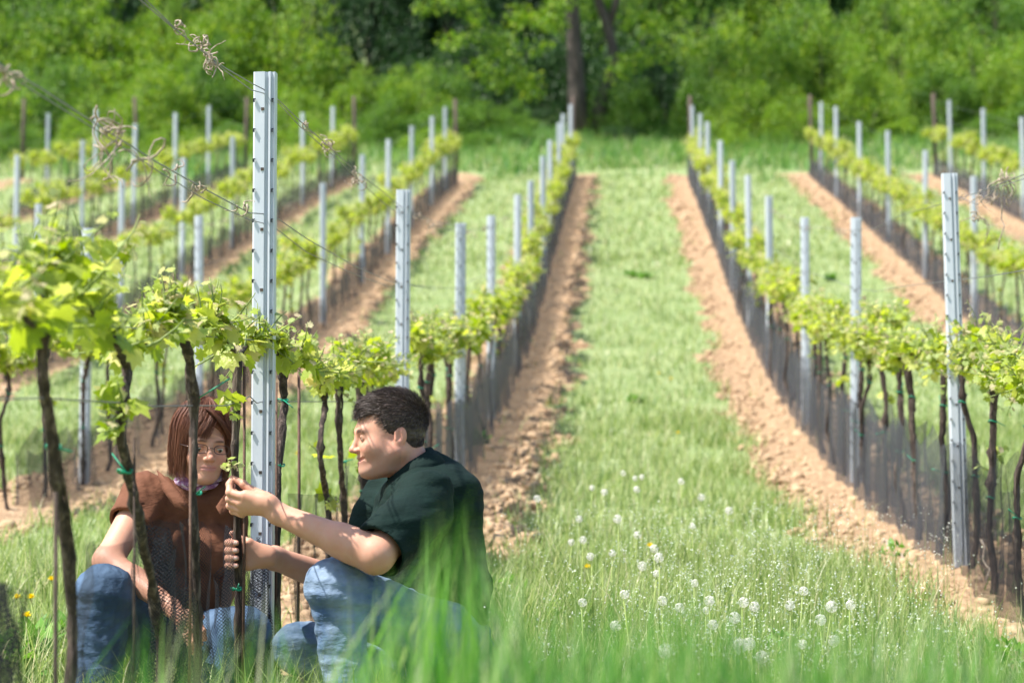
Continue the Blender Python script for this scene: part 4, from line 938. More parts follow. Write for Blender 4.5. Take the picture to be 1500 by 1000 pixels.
# ------------------------------------------------------------------ heads (local metres: x their right, y forward, z up)
def head_ops(fat, smile, male):
    f = fat; o = [('u', Ell((0, -.018, .036), (.0745, .095, .083)), 0), ('u', Ell((0, .03, -.022), (.061+.006*f, .062, .083)), .03)]
    for s in (-1, 1):
        o += [('u', Cone((s*(.05+.006*f), -.004, -.055), (s*.014, .068, -.098), .022+.006*f, .016+.004*f), .035),
              ('u', Ell((s*(.036+.004*f), .058, -.034), (.024, .022+.003*f, .026)), .025)]
    o += [('u', Ell((0, .078, -.1), (.02, .015, .015)), .022)]
    if f: o += [('u', Ell((0, .025, -.104), (.045, .038, .020)), .03)]
    o += [('u', Cone((-.034, .079, .021), (.034, .079, .021), .010, .010), .022)]
    for s in (-1, 1): o += [('s', Ell((s*.031, .102, .001), (.017, .019, .0125)), .018)]
    nt = .113 if male else .113
    o += [('u', Cone((0, .083, .014), (0, nt-.008, -.024), .007, .0085), .011), ('u', Ell((0, nt-.006, -.029), (.0105, .0105, .0095)), .008)]
    for s in (-1, 1):
        o += [('u', Ell((s*.0115, nt-.017, -.033), (.0075, .011, .0075)), .006), ('s', Ell((s*.0065, nt-.012, -.0415), (.0032, .0045, .004)), .003)]
        # eyelids over the eyeball
        o += [('u', Ell((s*.031, .0735, .0015), (.0155, .0150, .0135)), .004)]
        o += [('s', Ell((s*.031, .093, -.0005), (.0130, .0105, .0029)), .002)]
    mw = .029 if smile else .026; my = -.064
    o += [('u', Ell((0, .078, my), (.026, .018, .020)), .02)]
    o += [('u', Cone((-mw*.7, .087-.003, my+.005+.002*smile), (0, .094, my+.006), .0035, .0048), .004), ('u', Cone((mw*.7, .084, my+.005+.002*smile), (0, .094, my+.006), .0035, .0048), .004),
          ('u', Cone((-mw*.6, .086, my-.006), (0, .092, my-.0075), .004, .0058), .004), ('u', Cone((mw*.6, .086, my-.006), (0, .092, my-.0075), .004, .0058), .004)]
    up = .006*smile
    pts = [((0, .099, my-.0005), .0050), ((.014, .0955, my+.001), .0046), ((.026, .0875, my+.004), .0042), ((.034, .079, my+.008), .0028)] if smile else [((0, .0995, my), .0017), ((.013, .0955, my), .0017), ((.0245, .0885, my-.001), .0016)]
    for s in (-1, 1):
        for (a, ra), (b, rb) in zip(pts[:-1], pts[1:]): o += [('s', Cone((s*a[0], a[1], a[2]), (s*b[0], b[1], b[2]), ra, rb), .0015)]
    if smile:
        for s in (-1, 1): o += [('u', Ell((s*.04, .066, -.03), (.017, .014, .015)), .012), ('s', Cone((s*.022, .098, -.04), (s*.034, .086, -.066), .0015, .0015), .006)]
    for s in (-1, 1):
        Rr = np.array([[1, 0, 0], [0, .97, .26], [0, -.26, .97]]).T
        o += [('u', Ell((s*.0765, -.016, -.014), (.0085, .0185, .031), Rr), .005), ('u', Ell((s*.073, -.006, -.032), (.009, .011, .016)), .006),
              ('s', Ell((s*.0875, -.013, -.008), (.0075, .0115, .020), Rr), .003), ('u', Cone((s*.079, -.003, .002), (s*.080, -.001, -.020), .0035, .0035), .003), ('u', Cone((s*.081, -.020, .002), (s*.081, -.020, -.018), .0032, .0032), .003)]
    return o
def head_col(V, male, lipc, browc):
    n = len(V); C = np.tile(np.array(SK), (n, 1)); x, y, z = V.T
    def bl(m, c): C[:] = C*(1-m[:, None])+np.array(c)*m[:, None]
    sm = lambda t, a, b: np.clip((t-a)/(b-a), 0, 1)
    bl(.45*np.exp(-(((np.abs(x)-.042)/.02)**2+((z+.03)/.02)**2))*(y > .03), (.68, .27, .2))
    bl(.35*np.exp(-((x/.013)**2+((z+.03)/.014)**2))*(y > .08), (.68, .27, .2))
    ear = np.exp(-(((np.abs(x)-.085)/.012)**2)); bl(.35*ear, (.7, .27, .2))
    if male: bl(.30*sm(-z, .035, .06)*(y > -.01)*sm(z, -.135, -.115), (.32, .22, .18))
    mw = .024 if male else .027; lip = np.exp(-((np.abs(x)/mw)**4))*np.exp(-(((z+.0645)/.0105)**4))*(y > .078); bl(.75*lip, lipc)
    arch = .0235-.10*(np.abs(x)-.032)**2/.02-.004*(np.abs(x) > .045)
    brow = np.exp(-(((np.abs(x)-.031)/.0185)**4))*np.exp(-(((z-arch)/(.0055 if male else .0036))**4))*(y > .05); bl(.92*brow, browc)
    lash = np.exp(-(((np.abs(x)-.031)/.0145)**4))*np.exp(-(((z-.0055)/.0018)**2))*(y > .07); bl(.7*lash, (.06, .035, .03))
    return C
def place(V, R, c, zs=1.0, xs=1.0):
    V = V.copy(); V[:, 0] *= xs; V[:, 2] = np.where(V[:, 2] < 0, V[:, 2]*zs, V[:, 2]); return V@R.T+np.array(c)
def eyeballs(parent, R, c, look, iris):
    for s in (-1, 1):
        bm = bmesh.new(); bmesh.ops.create_uvsphere(bm, u_segments=40, v_segments=30, radius=.0128); V = np.array([v.co[:] for v in bm.verts]); me = bpy.data.meshes.new("eye"); bm.to_mesh(me); bm.free()
        lk = np.array(look, float); lk /= np.linalg.norm(lk); d = (V/.0128)@lk; C = np.tile([.5, .45, .42], (len(V), 1)); C[d > .885] = iris; C[d > .965] = (.01, .01, .01)
        at = me.attributes.new("pig", 'FLOAT_COLOR', 'POINT'); at.data.foreach_set("color", np.concatenate([C, np.ones((len(C), 1))], 1).ravel().astype(np.float32))
        me.transform(Matrix.Translation(Vector(np.array(c)+R@np.array((s*.031, .0745, .0))))@Matrix(R).to_4x4()); obj("eye", me, M['eye'], parent)
def strands(curves, wd):
    """curves (n, k, 3) -> thin ribbons"""
    n, k, _ = curves.shape; T = np.gradient(curves, axis=1); side = np.cross(T, RNG.normal(size=(n, 1, 3))); side /= np.linalg.norm(side, axis=2)[..., None]+1e-9
    w_ = (np.asarray(wd).reshape(-1, 1)*np.linspace(1, .35, k)[None])[..., None]*.5
    V = np.stack([curves-side*w_, curves+side*w_], 2).reshape(n, 2*k, 3)
    F = np.array([[2*q, 2*q+1, 2*q+3, 2*q+2] for q in range(k-1)])[None]+(np.arange(n)*2*k)[:, None, None]
    return V.reshape(-1, 3), F.reshape(-1, 4)

def hand_fingers(o, chains, k=.004):
    for ch in chains:
        for (a, ra), (b, rb) in zip(ch[:-1], ch[1:]): o.append(('u', Cone(a, b, ra, rb), k))
        for (a, ra) in ch[1:-1]: o.append(('u', Ell(a, ra*1.07), .003))

# ------------------------------------------------------------------ the man
man = empty("person", tuple(W(620, 1040, 6.4)), "crouching man in dark green polo shirt and jeans, holding a vine sprig", "person")
man.location.z = float(gz(man.location.x, man.location.y)); mo = np.array(man.location)
def P(px, py, Y): return np.array(W(px, py, Y))
def sub(V): return V-mo
HR = frame((-1, -.36, -.17), (0, 0, 1)); HC = P(568, 637, 6.48)
HR = HR@np.array(Matrix.Rotation(math.radians(3), 3, 'Y'))
hs = .99
ho = head_ops(1, 1, True)+[('u', Cone((0, -.03, -.05), (0, -.075, -.16), .057, .066), .03)]
hv, hf = polygonize(ho, (-.11, -.19, -.2), (.11, .14, .135), .0019); hv = smooth_v(hv, hf, 1)
hc = head_col(hv, True, (.48, .2, .17), (.05, .032, .026))
Hm = place(hv*hs, HR, HC, .91)
Sn, Sf = P(622, 737, 6.27), P(566, 735, 6.72); TY = onrow(347, 812, 'A').y; DY = TY-6.292; print('TY', TY); En = P(550, 813, 6.05); Wn = P(407, 752, 6.16+DY); Ef = P(505, 856, 6.62); Wf = P(402, 817, 6.40)
Nk = P(606, 705, 6.5)
arm_n = [('u', Cone(Sn, En, .056, .046), 0), ('u', Cone(En, En+(Wn-En)*.35, .043, .043), .03), ('u', Cone(En+(Wn-En)*.35, Wn, .043, .028), .02), ('u', Ell(En+(Wn-En)*.2, (.046)), .02)]
# near hand: pinches the sprig
kY = 6.25
def C8(cx, cy, Y=kY): return P(300+cx/5, 660+cy/5, Y+DY-.05*(cy < 500))
palm = [('u', Cone(Wn, C8(440, 385, 6.21), .027, .026), .015), ('u', Cone(C8(470, 380, 6.20), C8(300, 330, 6.205), .0225, .0165), .014), ('u', Cone(C8(470, 400, 6.21), C8(275, 385, 6.215), .0225, .0165), .014),
        ('u', Cone(C8(470, 415, 6.22), C8(270, 432, 6.23), .021, .0155), .014), ('u', Cone(C8(440, 350, 6.225), C8(330, 290, 6.245), .019, .0135), .012)]
fing = [[(C8(262, 330, 6.205), .0118), (C8(182, 305, 6.215), .0100), (C8(180, 245, 6.232), .0088), (C8(200, 195, 6.243), .0070)],
        [(C8(252, 382, 6.212), .0118), (C8(180, 352, 6.222), .0102), (C8(190, 300, 6.25), .0090), (C8(205, 255, 6.262), .0076)],
        [(C8(258, 428, 6.222), .0112), (C8(184, 402, 6.235), .0098), (C8(200, 345, 6.268), .0088), (C8(222, 300, 6.275), .0075)],
        [(C8(275, 465, 6.235), .0100), (C8(206, 440, 6.25), .0088), (C8(215, 400, 6.28), .0078), (C8(240, 360, 6.285), .0068)],
        [(C8(350, 300, 6.235), .0135), (C8(282, 245, 6.235), .0104), (C8(222, 208, 6.238), .0078)]]
hn = arm_n+palm; hand_fingers(hn, fing)
# far hand: closed round the vine trunk
tr = P(347, 812, 6.292); palm2 = [('u', Cone(Ef, Wf, .047, .031), .02), ('u', Cone(Wf, C8(440, 765, 6.35), .030, .027), .02)]
fing2 = []
for q, (cy, r_) in enumerate(((672, .0098), (728, .0104), (783, .0100), (838, .0088))):
    palm2.append(('u', Cone(C8(460, 765+8*q, 6.35), C8(320, cy+4, 6.325), .022, .014), .014))
    fing2.append([(C8(325, cy, 6.325), .0125), (C8(255, cy-2, 6.345), r_*1.12), (C8(184, cy, 6.325), r_*1.05), (C8(172, cy+2, 6.290), r_*.98), (C8(200, cy+3, 6.265), r_*.93), (C8(232, cy+2, 6.258), r_*.72)])
fing2.append([(C8(350, 700, 6.335), .0135), (C8(290, 660, 6.335), .0115), (C8(230, 630, 6.33), .0100), (C8(200, 605, 6.315), .0080)])
hf2 = palm2; hand_fingers(hf2, fing2)
core = [('u', Cone(Nk, P(640, 760, 6.5), .05, .11), .03), ('u', Cone(P(640, 760, 6.5), P(645, 930, 6.5), .115, .13), .03), ('u', Cone(Sn, Sf, .05, .05), .04), ('u', Cone(Sf, Ef, .05, .04), .02), ('u', Cone(Sn, En, .05, .04), .02),
        ('u', Cone(P(645, 935, 6.33), P(494, 866, 6.13), .06, .035), .01), ('u', Cone(P(494, 866, 6.13), P(515, 1065, 6.1), .035, .03), .01), ('u', Cone(P(630, 950, 6.6), P(436, 946, 6.5), .06, .035), .01), ('u', Cone(P(436, 946, 6.5), P(600, 1030, 6.65), .035, .03), .01)]
def bounds(o, m=.01):
    a = [q[1].bb(m) for q in o if q[0] == 'u']; return np.min([x[0] for x in a], 0), np.max([x[1] for x in a], 0)
def arm_mesh(o, cut_pt, h):
    lo, hi = bounds(o); V, F = polygonize(o, lo, hi, h); return smooth_v(V, F, 1), F
cv, cf = polygonize(core, *bounds(core), .008)
av, af = arm_mesh(hn, None, .0016); bv, bf = arm_mesh(hf2, None, .0016)
def hand_col(V, tips, knuck):
    C = np.tile(np.array(SK), (len(V), 1))
    for p, r_ in tips: m = .4*np.exp(-(np.linalg.norm(V-p, axis=1)/r_)**2)[:, None]; C = C*(1-m)+np.array((.72, .3, .22))*m
    for p, r_ in knuck: m = .3*np.exp(-(np.linalg.norm(V-p, axis=1)/r_)**2)[:, None]; C = C*(1-m)+np.array((.6, .27, .2))*m
    return C
ac = hand_col(av, [(c[-1][0], .012) for c in fing], [(c[1][0], .01) for c in fing]); bc = hand_col(bv, [(c[-1][0], .012) for c in fing2], [(c[3][0], .009) for c in fing2[:4]])
me = join_mesh("body", [(sub(Hm), hf, hc), (sub(av), af, ac), (sub(bv), bf, bc), (sub(cv), cf, SK)])
obj("body", me, M['skin'], man)
# nails on the fingers that close in front of the trunk
mb = MB()
for c in fing2[:4]:
    p = c[-1][0]+np.array([-.002, -c[-1][1]*.93, .0]); mb.add(*((lambda v, f: (v, f))(np.array([(math.cos(t)*.0062, -.0009*math.cos(t)**2, math.sin(t)*.0046) for t in np.linspace(0, 6.28, 12)[:-1]]+[(0, -.0022, 0)])+p, np.array([[k, (k+1) % 11, 11] for k in range(11)]))))
m = N("nail"); m.set((.78, .52, .45), .3); M['nail'] = m.m
nm_ = mb.me("fingernails"); nm_.transform(Matrix.Translation(Vector(-mo))); obj("fingernails", nm_, M['nail'], man)
eyeballs(man, HR*hs, sub(HC), (.05, .9, -.28), (.10, .06, .03))
bm = bmesh.new(); bmesh.ops.create_cube(bm, size=1); tme = bpy.data.meshes.new("teeth"); bm.to_mesh(tme); bm.free()
tme.transform(Matrix.Translation(Vector(sub(HC)+HR@np.array((0, .0845, -.0625))*hs))@Matrix(HR).to_4x4()@Matrix.Diagonal((.03, .012, .005, 1))); obj("teeth", tme, M['teeth'], man)
# shirt
sh = [('u', Cone(P(612, 692, 6.5), P(645, 734, 6.5), .072, .112), 0), ('u', Cone(P(645, 734, 6.5), P(640, 850, 6.49), .118, .140), .05), ('u', Cone(P(640, 850, 6.49), P(642, 930, 6.48), .140, .138), .05),
      ('u', Ell(P(592, 800, 6.5), (.12, .15, .13)), .06), ('u', Ell(P(585, 865, 6.5), (.11, .15, .10)), .06), ('u', Cone(P(618, 733, 6.29), P(575, 733, 6.72), .072, .068), .06),
      ('u', Cone(Sn, Sn+(En-Sn)*1.1, .080, .077), .05), ('u', Cone(Sf, Sf+(Ef-Sf)*.75, .075, .066), .05)]
def cutcone(A, B, t, inner):
    d = (B-A)/np.linalg.norm(B-A); c = A+(B-A)*t
    lo, hi = np.minimum(c, B+d*.1)-.12, np.maximum(c, B+d*.1)+.12
    return Fn(lambda X, Y, Z: np.maximum(-((X-c[0])*d[0]+(Y-c[1])*d[1]+(Z-c[2])*d[2]), Cone(A, B+d*.2, .11, .11).d(X, Y, Z)), lo, hi)
sh += [('n', folds(.0055, 24, 3, (1, .6, 1)), 0), ('n', folds(.003, 75, 5, (.35, .35, 1.3)), 0), ('s', cutcone(Sn, En, .94, .05), 0), ('s', Cone(Sn+(En-Sn)*.6, Sn+(En-Sn)*1.2, .062, .070), 0), ('s', Cone(Sf+(Ef-Sf)*.5, Ef, .056, .054), 0), ('s', cutcone(Sf, Ef, .62, .05), 0)]
# neck opening
dn = (HC-Nk)/np.linalg.norm(HC-Nk); ncut = Cone(Nk-dn*.01, Nk+dn*.2, .069, .071); sh += [('s', ncut, .004)]
V, F = polygonize(sh, *bounds(sh, .02), .0042); V = smooth_v(V, F, 4)
obj("polo_shirt", mesh_np("polo_shirt", sub(V), F), M['green_shirt'], man)
# sleeve hem band
def ring(c, d, r, hgt, th, mat, name, parent, org, n=40, tilt=None, flare=0):
    d = np.array(d)/np.linalg.norm(d); a = np.cross(d, (0, 1, .3)); a /= np.linalg.norm(a); b = np.cross(d, a); V, k = [], n
    for (rr, z) in ((r, -hgt/2), (r+flare, hgt/2), (r+flare+th, hgt/2), (r+th, -hgt/2)):
        for t in np.linspace(0, 2*math.pi, n, endpoint=False): V.append(c+(a*math.cos(t)+b*math.sin(t))*rr*(1+.03*math.sin(3*t))+d*z)
    F = [[q*n+i, q*n+(i+1) % n, ((q+1) % 4)*n+(i+1) % n, ((q+1) % 4)*n+i] for q in range(4) for i in range(n)]
    return obj(name, mesh_np(name, np.array(V)-org, np.array(F)), mat, parent)
# collar: stands round the back of the neck, opens at the throat
def collar(c, d, front, r, hgt, flare, gap, mat, parent, org, n=60, drop=.0, point=.02):
    d = np.array(d)/np.linalg.norm(d); f = np.array(front)-d*np.dot(front, d); f /= np.linalg.norm(f); s = np.cross(d, f); V = []
    A = np.linspace(gap, 2*math.pi-gap, n); rows = [(0, hgt*.1), (.004, hgt), (.010, hgt*1.02), (.022+flare, -hgt*.35), (.018+flare, -hgt*.38), (.008, hgt*.8)]
    for (dr, z) in rows:
        for t in A:
            fr = max(0, math.cos(t)); ex = point*fr**6 if z < 0 else 0
            V.append(c+(f*math.cos(t)+s*math.sin(t))*(r+dr+ex*.4)+d*(z-ex-drop*fr))
    F = [[q*n+i, q*n+i+1, (q+1)*n+i+1, (q+1)*n+i] for q in range(len(rows)-1) for i in range(n-1)]
    me = mesh_np("collar", np.array(V)-org, np.array(F)); o = obj("collar", me, mat, parent); md = o.modifiers.new("s", 'SOLIDIFY'); md.thickness = .0015; return o
collar(Nk+dn*.018+np.array((.012, 0, .004)), dn, (-1, -.1, -.5), .066, .044, .012, .38, M['green_dark'], man, mo, drop=.018)
# jeans
jn = [('u', Cone(P(645, 935, 6.33), P(494, 866, 6.13), .105, .076), 0), ('u', Ell(P(489, 860, 6.12), .077), .03), ('u', Cone(P(494, 870, 6.13), P(515, 1065, 6.1), .070, .06), .02),
      ('u', Cone(P(630, 955, 6.6), P(440, 948, 6.5), .10, .074), .03), ('u', Cone(P(440, 950, 6.5), P(600, 1035, 6.65), .07, .055), .02), ('u', Ell(P(645, 950, 6.48), (.15, .17, .13)), .05),
      ('n', folds(.003, 55, 9, (.5, .5, 1.3)), 0), ('n', folds(.0012, 150, 12, (1, .6, 1)), 0)]
V, F = polygonize(jn, *bounds(jn, .02), .0045); V = smooth_v(V, F, 1); obj("jeans", mesh_np("jeans", sub(V), F), M['denim'], man)
so_ = [('u', Cone(P(500, 1082, 6.02), P(560, 1084, 6.16), .036, .038), 0), ('u', Cone(P(470, 1092, 5.98), P(500, 1086, 6.02), .032, .036), .02)]
V, F = polygonize(so_, *bounds(so_), .005); m = N("shoe leather"); m.set((.05, .035, .03), .5); M['shoe'] = m.m; obj("shoe", mesh_np("shoe", sub(V), F), M['shoe'], man)
# hair: a close shell plus short strands
def scalp(n, rng): d = rng.normal(size=(n, 3)); return d/np.linalg.norm(d, axis=1)[:, None]
EC, ER = np.array((0, -.018, .036)), np.array((.0745, .095, .083))
def man_mask(p):
    x, y, z = p.T; ax_ = np.abs(x)
    hl = np.where(y > .02, .055+.018*np.clip((ax_-.03)/.03, -1, 1)-.012*np.clip((.05-ax_)/.05, 0, 1)*0, 0)    # hairline on the forehead
    front = (y > .03) & (z < .062-.35*np.clip(ax_-.045, 0, .1)*0)
    side = (y <= .03) & (z < np.interp(y, [-.1, -.035, -.03, .012, .03], [-.065, -.055, .012, .008, .04]))
    return ~(front | side)
rng = np.random.default_rng(8)
cap = [('u', Ell(EC, ER+.0065), 0), ('u', Ell((0, -.04, -.02), (.066, .058, .06)), .02), ('n', folds(.0008, 300, 4), 0),
       ('s', Fn(lambda X, Y, Z: np.maximum(Z-(.062+0*X), .028-Y+0*Z), (-.2, 0, -.2), (.2, .2, .1)), .006),
       ('s', Fn(lambda X, Y, Z: np.maximum(np.maximum(Z-np.interp(Y, [-.035, -.028, .012, .035], [-.05, .010, -.012, .055]), -.034-Y), -.2+0*X), (-.2, -.05, -.2), (.2, .2, .1)), .003),
       ('s', Fn(lambda X, Y, Z: Z+.062+.2*Y+0*X, (-.2, -.2, -.3), (.2, .2, -.02)), .006)]
V, F = polygonize(cap, (-.1, -.13, -.12), (.1, .1, .14), .0022); V = smooth_v(V, F, 1); parts = MB(); parts.add(V, F)
n = 26000; d = scalp(n, rng); p = EC+d*(ER+.005); keep = man_mask(p) & (p[:, 2] > -.03); d, p = d[keep], p[keep]
low = np.stack([rng.uniform(-.066, .066, 5000), rng.uniform(-.095, -.03, 5000), rng.uniform(-.06, -.0, 5000)], 1); q = (low-np.array((0, -.04, -.02)))/np.array((.066, .058, .06)); q /= np.linalg.norm(q, axis=1)[:, None]; low = np.array((0, -.04, -.02))+q*np.array((.066, .058, .06))
kk_ = (low[:, 1] < -.032) & (low[:, 2] > -.058) & (low[:, 2] < 0); p = np.concatenate([p, low[kk_]]); d = np.concatenate([d, q[kk_]])
swirl = np.stack([.25*np.sin(p[:, 1]*60)+0*p[:, 0], .75*np.ones(len(p)), .35*(p[:, 2]-.06)/.06], 1); swirl -= d*np.sum(swirl*d, 1)[:, None]
L = np.interp(p[:, 2], [-.06, 0, .05, .11], [.008, .013, .021, .034])*rng.uniform(.7, 1.25, len(p)); fwd_ = p[:, 1] > .02; L = np.where(fwd_, L*1.2, L)
dirn = d*.36+swirl*.95+rng.normal(0, .12, p.shape); dirn /= np.linalg.norm(dirn, axis=1)[:, None]
t = np.linspace(0, 1, 4)[None, :, None]; cur = p[:, None]+dirn[:, None]*L[:, None, None]*t-d[:, None]*(L*.28)[:, None, None]*t**2
v, f = strands(cur, np.full(len(p), .0009)); parts.add(v, f)
me = parts.me("hair"); vv = np.empty(len(me.vertices)*3, np.float32); me.vertices.foreach_get("co", vv); me.vertices.foreach_set("co", sub(place(vv.reshape(-1, 3)*hs, HR, HC, .95)).astype(np.float32).ravel()); me.update()
obj("hair", me, M['hair_dark'], man)
# forearm watch-free; the sprig he holds is a thing of its own
sp = C8(205, 190, 6.24); root = empty("vine_sprig", tuple(sp), "tiny pale vine sprig pinched between the man's thumb and forefinger", "sprig")
mb = MB(); mb.tube([(0.001, .004, -.03), (0, 0, 0), (-.002, -.003, .02), (-.004, 0, .035)], .0016, 5); mb.build("stem", M['rust'], root)
rng = np.random.default_rng(3); n = 16; Pp = np.array([(-.004, 0, .03)])+rng.normal(0, .009, (n, 3)); v, f = scatter(LV, LF, Pp, leaf_frames(rng.normal(size=(n, 3))+[0, 0, .6], 0, rng), rng.uniform(.010, .022, n)); obj("leaves", mesh_np("leaves", v, f), M['vine_leaf_pale'], root, False)

# ------------------------------------------------------------------ the woman
wo = empty("person", tuple(W(240, 1030, 6.8)), "woman with glasses and brown polo shirt crouching behind the vines", "person")
wo.location.z = float(gz(wo.location.x, wo.location.y)); mo2 = np.array(wo.location)
def sub2(V): return V-mo2
GR = frame((.40, -.90, -.16), (.06, 0, 1)); GC = P(297, 651, 6.72); gs = .98
wops = head_ops(.15, 0, False)+[('u', Cone((0, -.025, -.05), (0, -.055, -.17), .047, .052), .03)]
gv, gf = polygonize(wops, (-.11, -.17, -.2), (.11, .14, .135), .0019); gv = smooth_v(gv, gf, 1)
gc_ = head_col(gv, False, (.5, .2, .19), (.10, .05, .035)); Gm = place(gv*gs, GR, GC, .88, .94)
Rr_, Rl = P(212, 728, 6.74), P(330, 736, 6.80); Er = P(158, 822, 6.56); Wr = P(250, 888, 6.40); El = P(340, 835, 6.92); Wl = P(318, 905, 6.90); Nw = P(292, 712, 6.80)
wa = [('u', Cone(Rr_, Er, .048, .040), 0), ('u', Cone(Er, Er+(Wr-Er)*.4, .037, .036), .03), ('u', Cone(Er+(Wr-Er)*.4, Wr, .036, .025), .02)]
hp = P(272, 912, 6.36)
wa += [('u', Cone(Wr, hp, .024, .026), .015)]
dh = (hp-Wr)/np.linalg.norm(hp-Wr); sd_ = np.cross(dh, (0, -1, 0)); sd_ /= np.linalg.norm(sd_)
wf = [[(hp+sd_*o_, .011), (hp+sd_*o_*1.1+dh*.030, .009), (hp+sd_*o_*1.1+dh*.052+np.array((0, .006, -.012)), .008), (hp+sd_*o_+dh*.062+np.array((0, .016, -.028)), .0065)] for o_ in (-.026, -.009, .008, .024)]
wf.append([(hp-sd_*.02-dh*.02, .012), (hp-sd_*.042+dh*.005, .010), (hp-sd_*.045+dh*.03, .0075)]); hand_fingers(wa, wf)
wv, wfc = arm_mesh(wa, None, .0022)
wl = [('u', Cone(Rl, El, .048, .038), 0), ('u', Cone(El, Wl, .036, .024), .02), ('u', Cone(Wl, Wl+np.array((-.05, -.05, -.03)), .024, .026), .015)]
hp2 = Wl+np.array((-.05, -.05, -.03)); hand_fingers(wl, [[(hp2+np.array((0, .0, o_)), .011), (hp2+np.array((-.03, -.015, o_)), .009), (hp2+np.array((-.045, .0, o_-.01)), .008), (hp2+np.array((-.04, .02, o_-.015)), .0065)] for o_ in (-.024, -.008, .008, .022)]+[[(hp2, .012), (hp2+np.array((-.02, -.03, .03)), .01), (hp2+np.array((-.04, -.03, .035)), .008)]])
lv_, lf_ = arm_mesh(wl, None, .003)
core = [('u', Cone(Nw, P(275, 790, 6.84), .045, .09), .03), ('u', Cone(P(275, 790, 6.84), P(245, 935, 6.95), .09, .11), .03), ('u', Cone(Rr_, Rl, .042, .042), .04),
        ('u', Cone(P(235, 935, 6.9), P(152, 872, 6.42), .06, .035), .01), ('u', Cone(P(152, 872, 6.42), P(142, 1050, 6.39), .035, .03), .01), ('u', Cone(P(280, 945, 6.9), P(356, 928, 6.55), .06, .03), .01), ('u', Cone(P(356, 928, 6.55), P(300, 1045, 6.5), .03, .03), .01)]
cv, cf = polygonize(core, *bounds(core), .008)
wc = hand_col(wv, [(c[-1][0], .012) for c in wf], [])
obj("body", join_mesh("body", [(sub2(Gm), gf, gc_), (sub2(wv), wfc, wc), (sub2(lv_), lf_, SK), (sub2(cv), cf, SK)]), M['skin'], wo)
eyeballs(wo, GR*gs, sub2(GC), (-.12, .9, -.38), (.09, .09, .06))
ws = [('u', Cone(Nw+np.array((0, .01, -.02)), P(280, 770, 6.84), .062, .105), 0), ('u', Cone(P(280, 770, 6.84), P(268, 860, 6.84), .115, .112), .04), ('u', Cone(P(268, 860, 6.84), P(250, 935, 6.93), .112, .13), .04), ('u', Cone(Rr_, Rl, .056, .056), .04),
      ('u', Ell(P(244, 800, 6.73), (.062, .06, .065)), .04), ('u', Ell(P(318, 805, 6.74), (.062, .06, .07)), .04), ('u', Cone(Rr_, Rr_+(Er-Rr_)*.6, .066, .060), .04), ('u', Cone(Rl, Rl+(El-Rl)*.8, .062, .058), .04),
      ('n', folds(.004, 30, 21, (1, .6, 1)), 0), ('n', folds(.0018, 80, 22, (1.3, .5, .6)), 0), ('s', cutcone(Rr_, Er, .42, .05), 0), ('s', Cone(Rr_+(Er-Rr_)*.25, Er, .0545, .0535), 0), ('s', cutcone(Rl, El, .72, .05), 0),
      ('s', Cone(Nw+np.array((0, 0, -.01)), Nw+np.array((0, -.02, .15)), .056, .06), .004), ('s', Cone(P(300, 712, 6.72), P(311, 775, 6.60), .030, .012), .01)]
V, F = polygonize(ws, *bounds(ws, .02), .0042); V = smooth_v(V, F, 2); obj("polo_shirt", mesh_np("polo_shirt", sub2(V), F), M['brown_shirt'], wo)
# collar flaps
def flap(pts, th, mat, name, parent, org):
    Pn = np.array([np.array(W(*p)) for p in pts]); c = Pn.mean(0); n = len(Pn); u = []
    for k in range(n):       # rounded, slightly domed outline
        for t in (0, .5): u.append(Pn[k]*(1-t)+Pn[(k+1) % n]*t)
    u = np.array(u); bulge = np.array((0, -.012, .003)); V = np.concatenate([u, u*.5+c*.5+bulge*.7, [c+bulge]]); m_ = len(u)
    F3 = [[2*m_, m_+i, m_+(i+1) % m_] for i in range(m_)]; F4 = [[i, (i+1) % m_, m_+(i+1) % m_, m_+i] for i in range(m_)]
    o = obj(name, mesh_np(name, V-org, [np.array(F3), np.array(F4)]), mat, parent); md = o.modifiers.new("s", 'SOLIDIFY'); md.thickness = th; return o
flap([(230, 688, 6.70), (246, 702, 6.66), (264, 722, 6.63), (280, 750, 6.60), (256, 742, 6.61), (238, 716, 6.65)], .003, M['brown_shirt'], "collar", wo, mo2)
flap([(340, 708, 6.72), (350, 716, 6.74), (344, 742, 6.64), (324, 757, 6.60), (316, 742, 6.61), (330, 722, 6.65)], .003, M['brown_shirt'], "collar", wo, mo2)
# scarf
mb = MB(); ax1 = (GC-Nw)/np.linalg.norm(GC-Nw)
for q in range(5):
    c = Nw+ax1*(.016+.012*q)+np.array((0, -.008, 0)); th = np.linspace(0, 2*math.pi, 34); r_ = .066+.004*math.sin(q*2.1)
    mb.tube([c+np.array((math.cos(t)*r_, math.sin(t)*r_*.95, -.018*(-math.sin(t))*0+.012*math.sin(t*1+q)*.5+.02*math.sin(t)*-1*-1*.6)) for t in th], .0085+.0015*np.sin(th*3+q), 8, .05, q)
me = mb.me("scarf"); me.transform(Matrix.Translation(Vector(-mo2))); obj("scarf", me, M['scarf'], wo)
jw = [('u', Cone(P(238, 935, 6.9), P(155, 872, 6.42), .10, .076), 0), ('u', Ell(P(152, 868, 6.40), .080), .03), ('u', Cone(P(152, 875, 6.40), P(142, 1055, 6.38), .074, .06), .02),
      ('u', Cone(P(275, 945, 6.9), P(358, 926, 6.52), .10, .074), .03), ('u', Cone(P(358, 930, 6.52), P(300, 1045, 6.5), .072, .058), .02), ('u', Ell(P(252, 950, 6.95), (.15, .15, .12)), .04), ('n', folds(.003, 50, 31, (.5, .5, 1.3)), 0), ('n', folds(.0012, 150, 32), 0)]
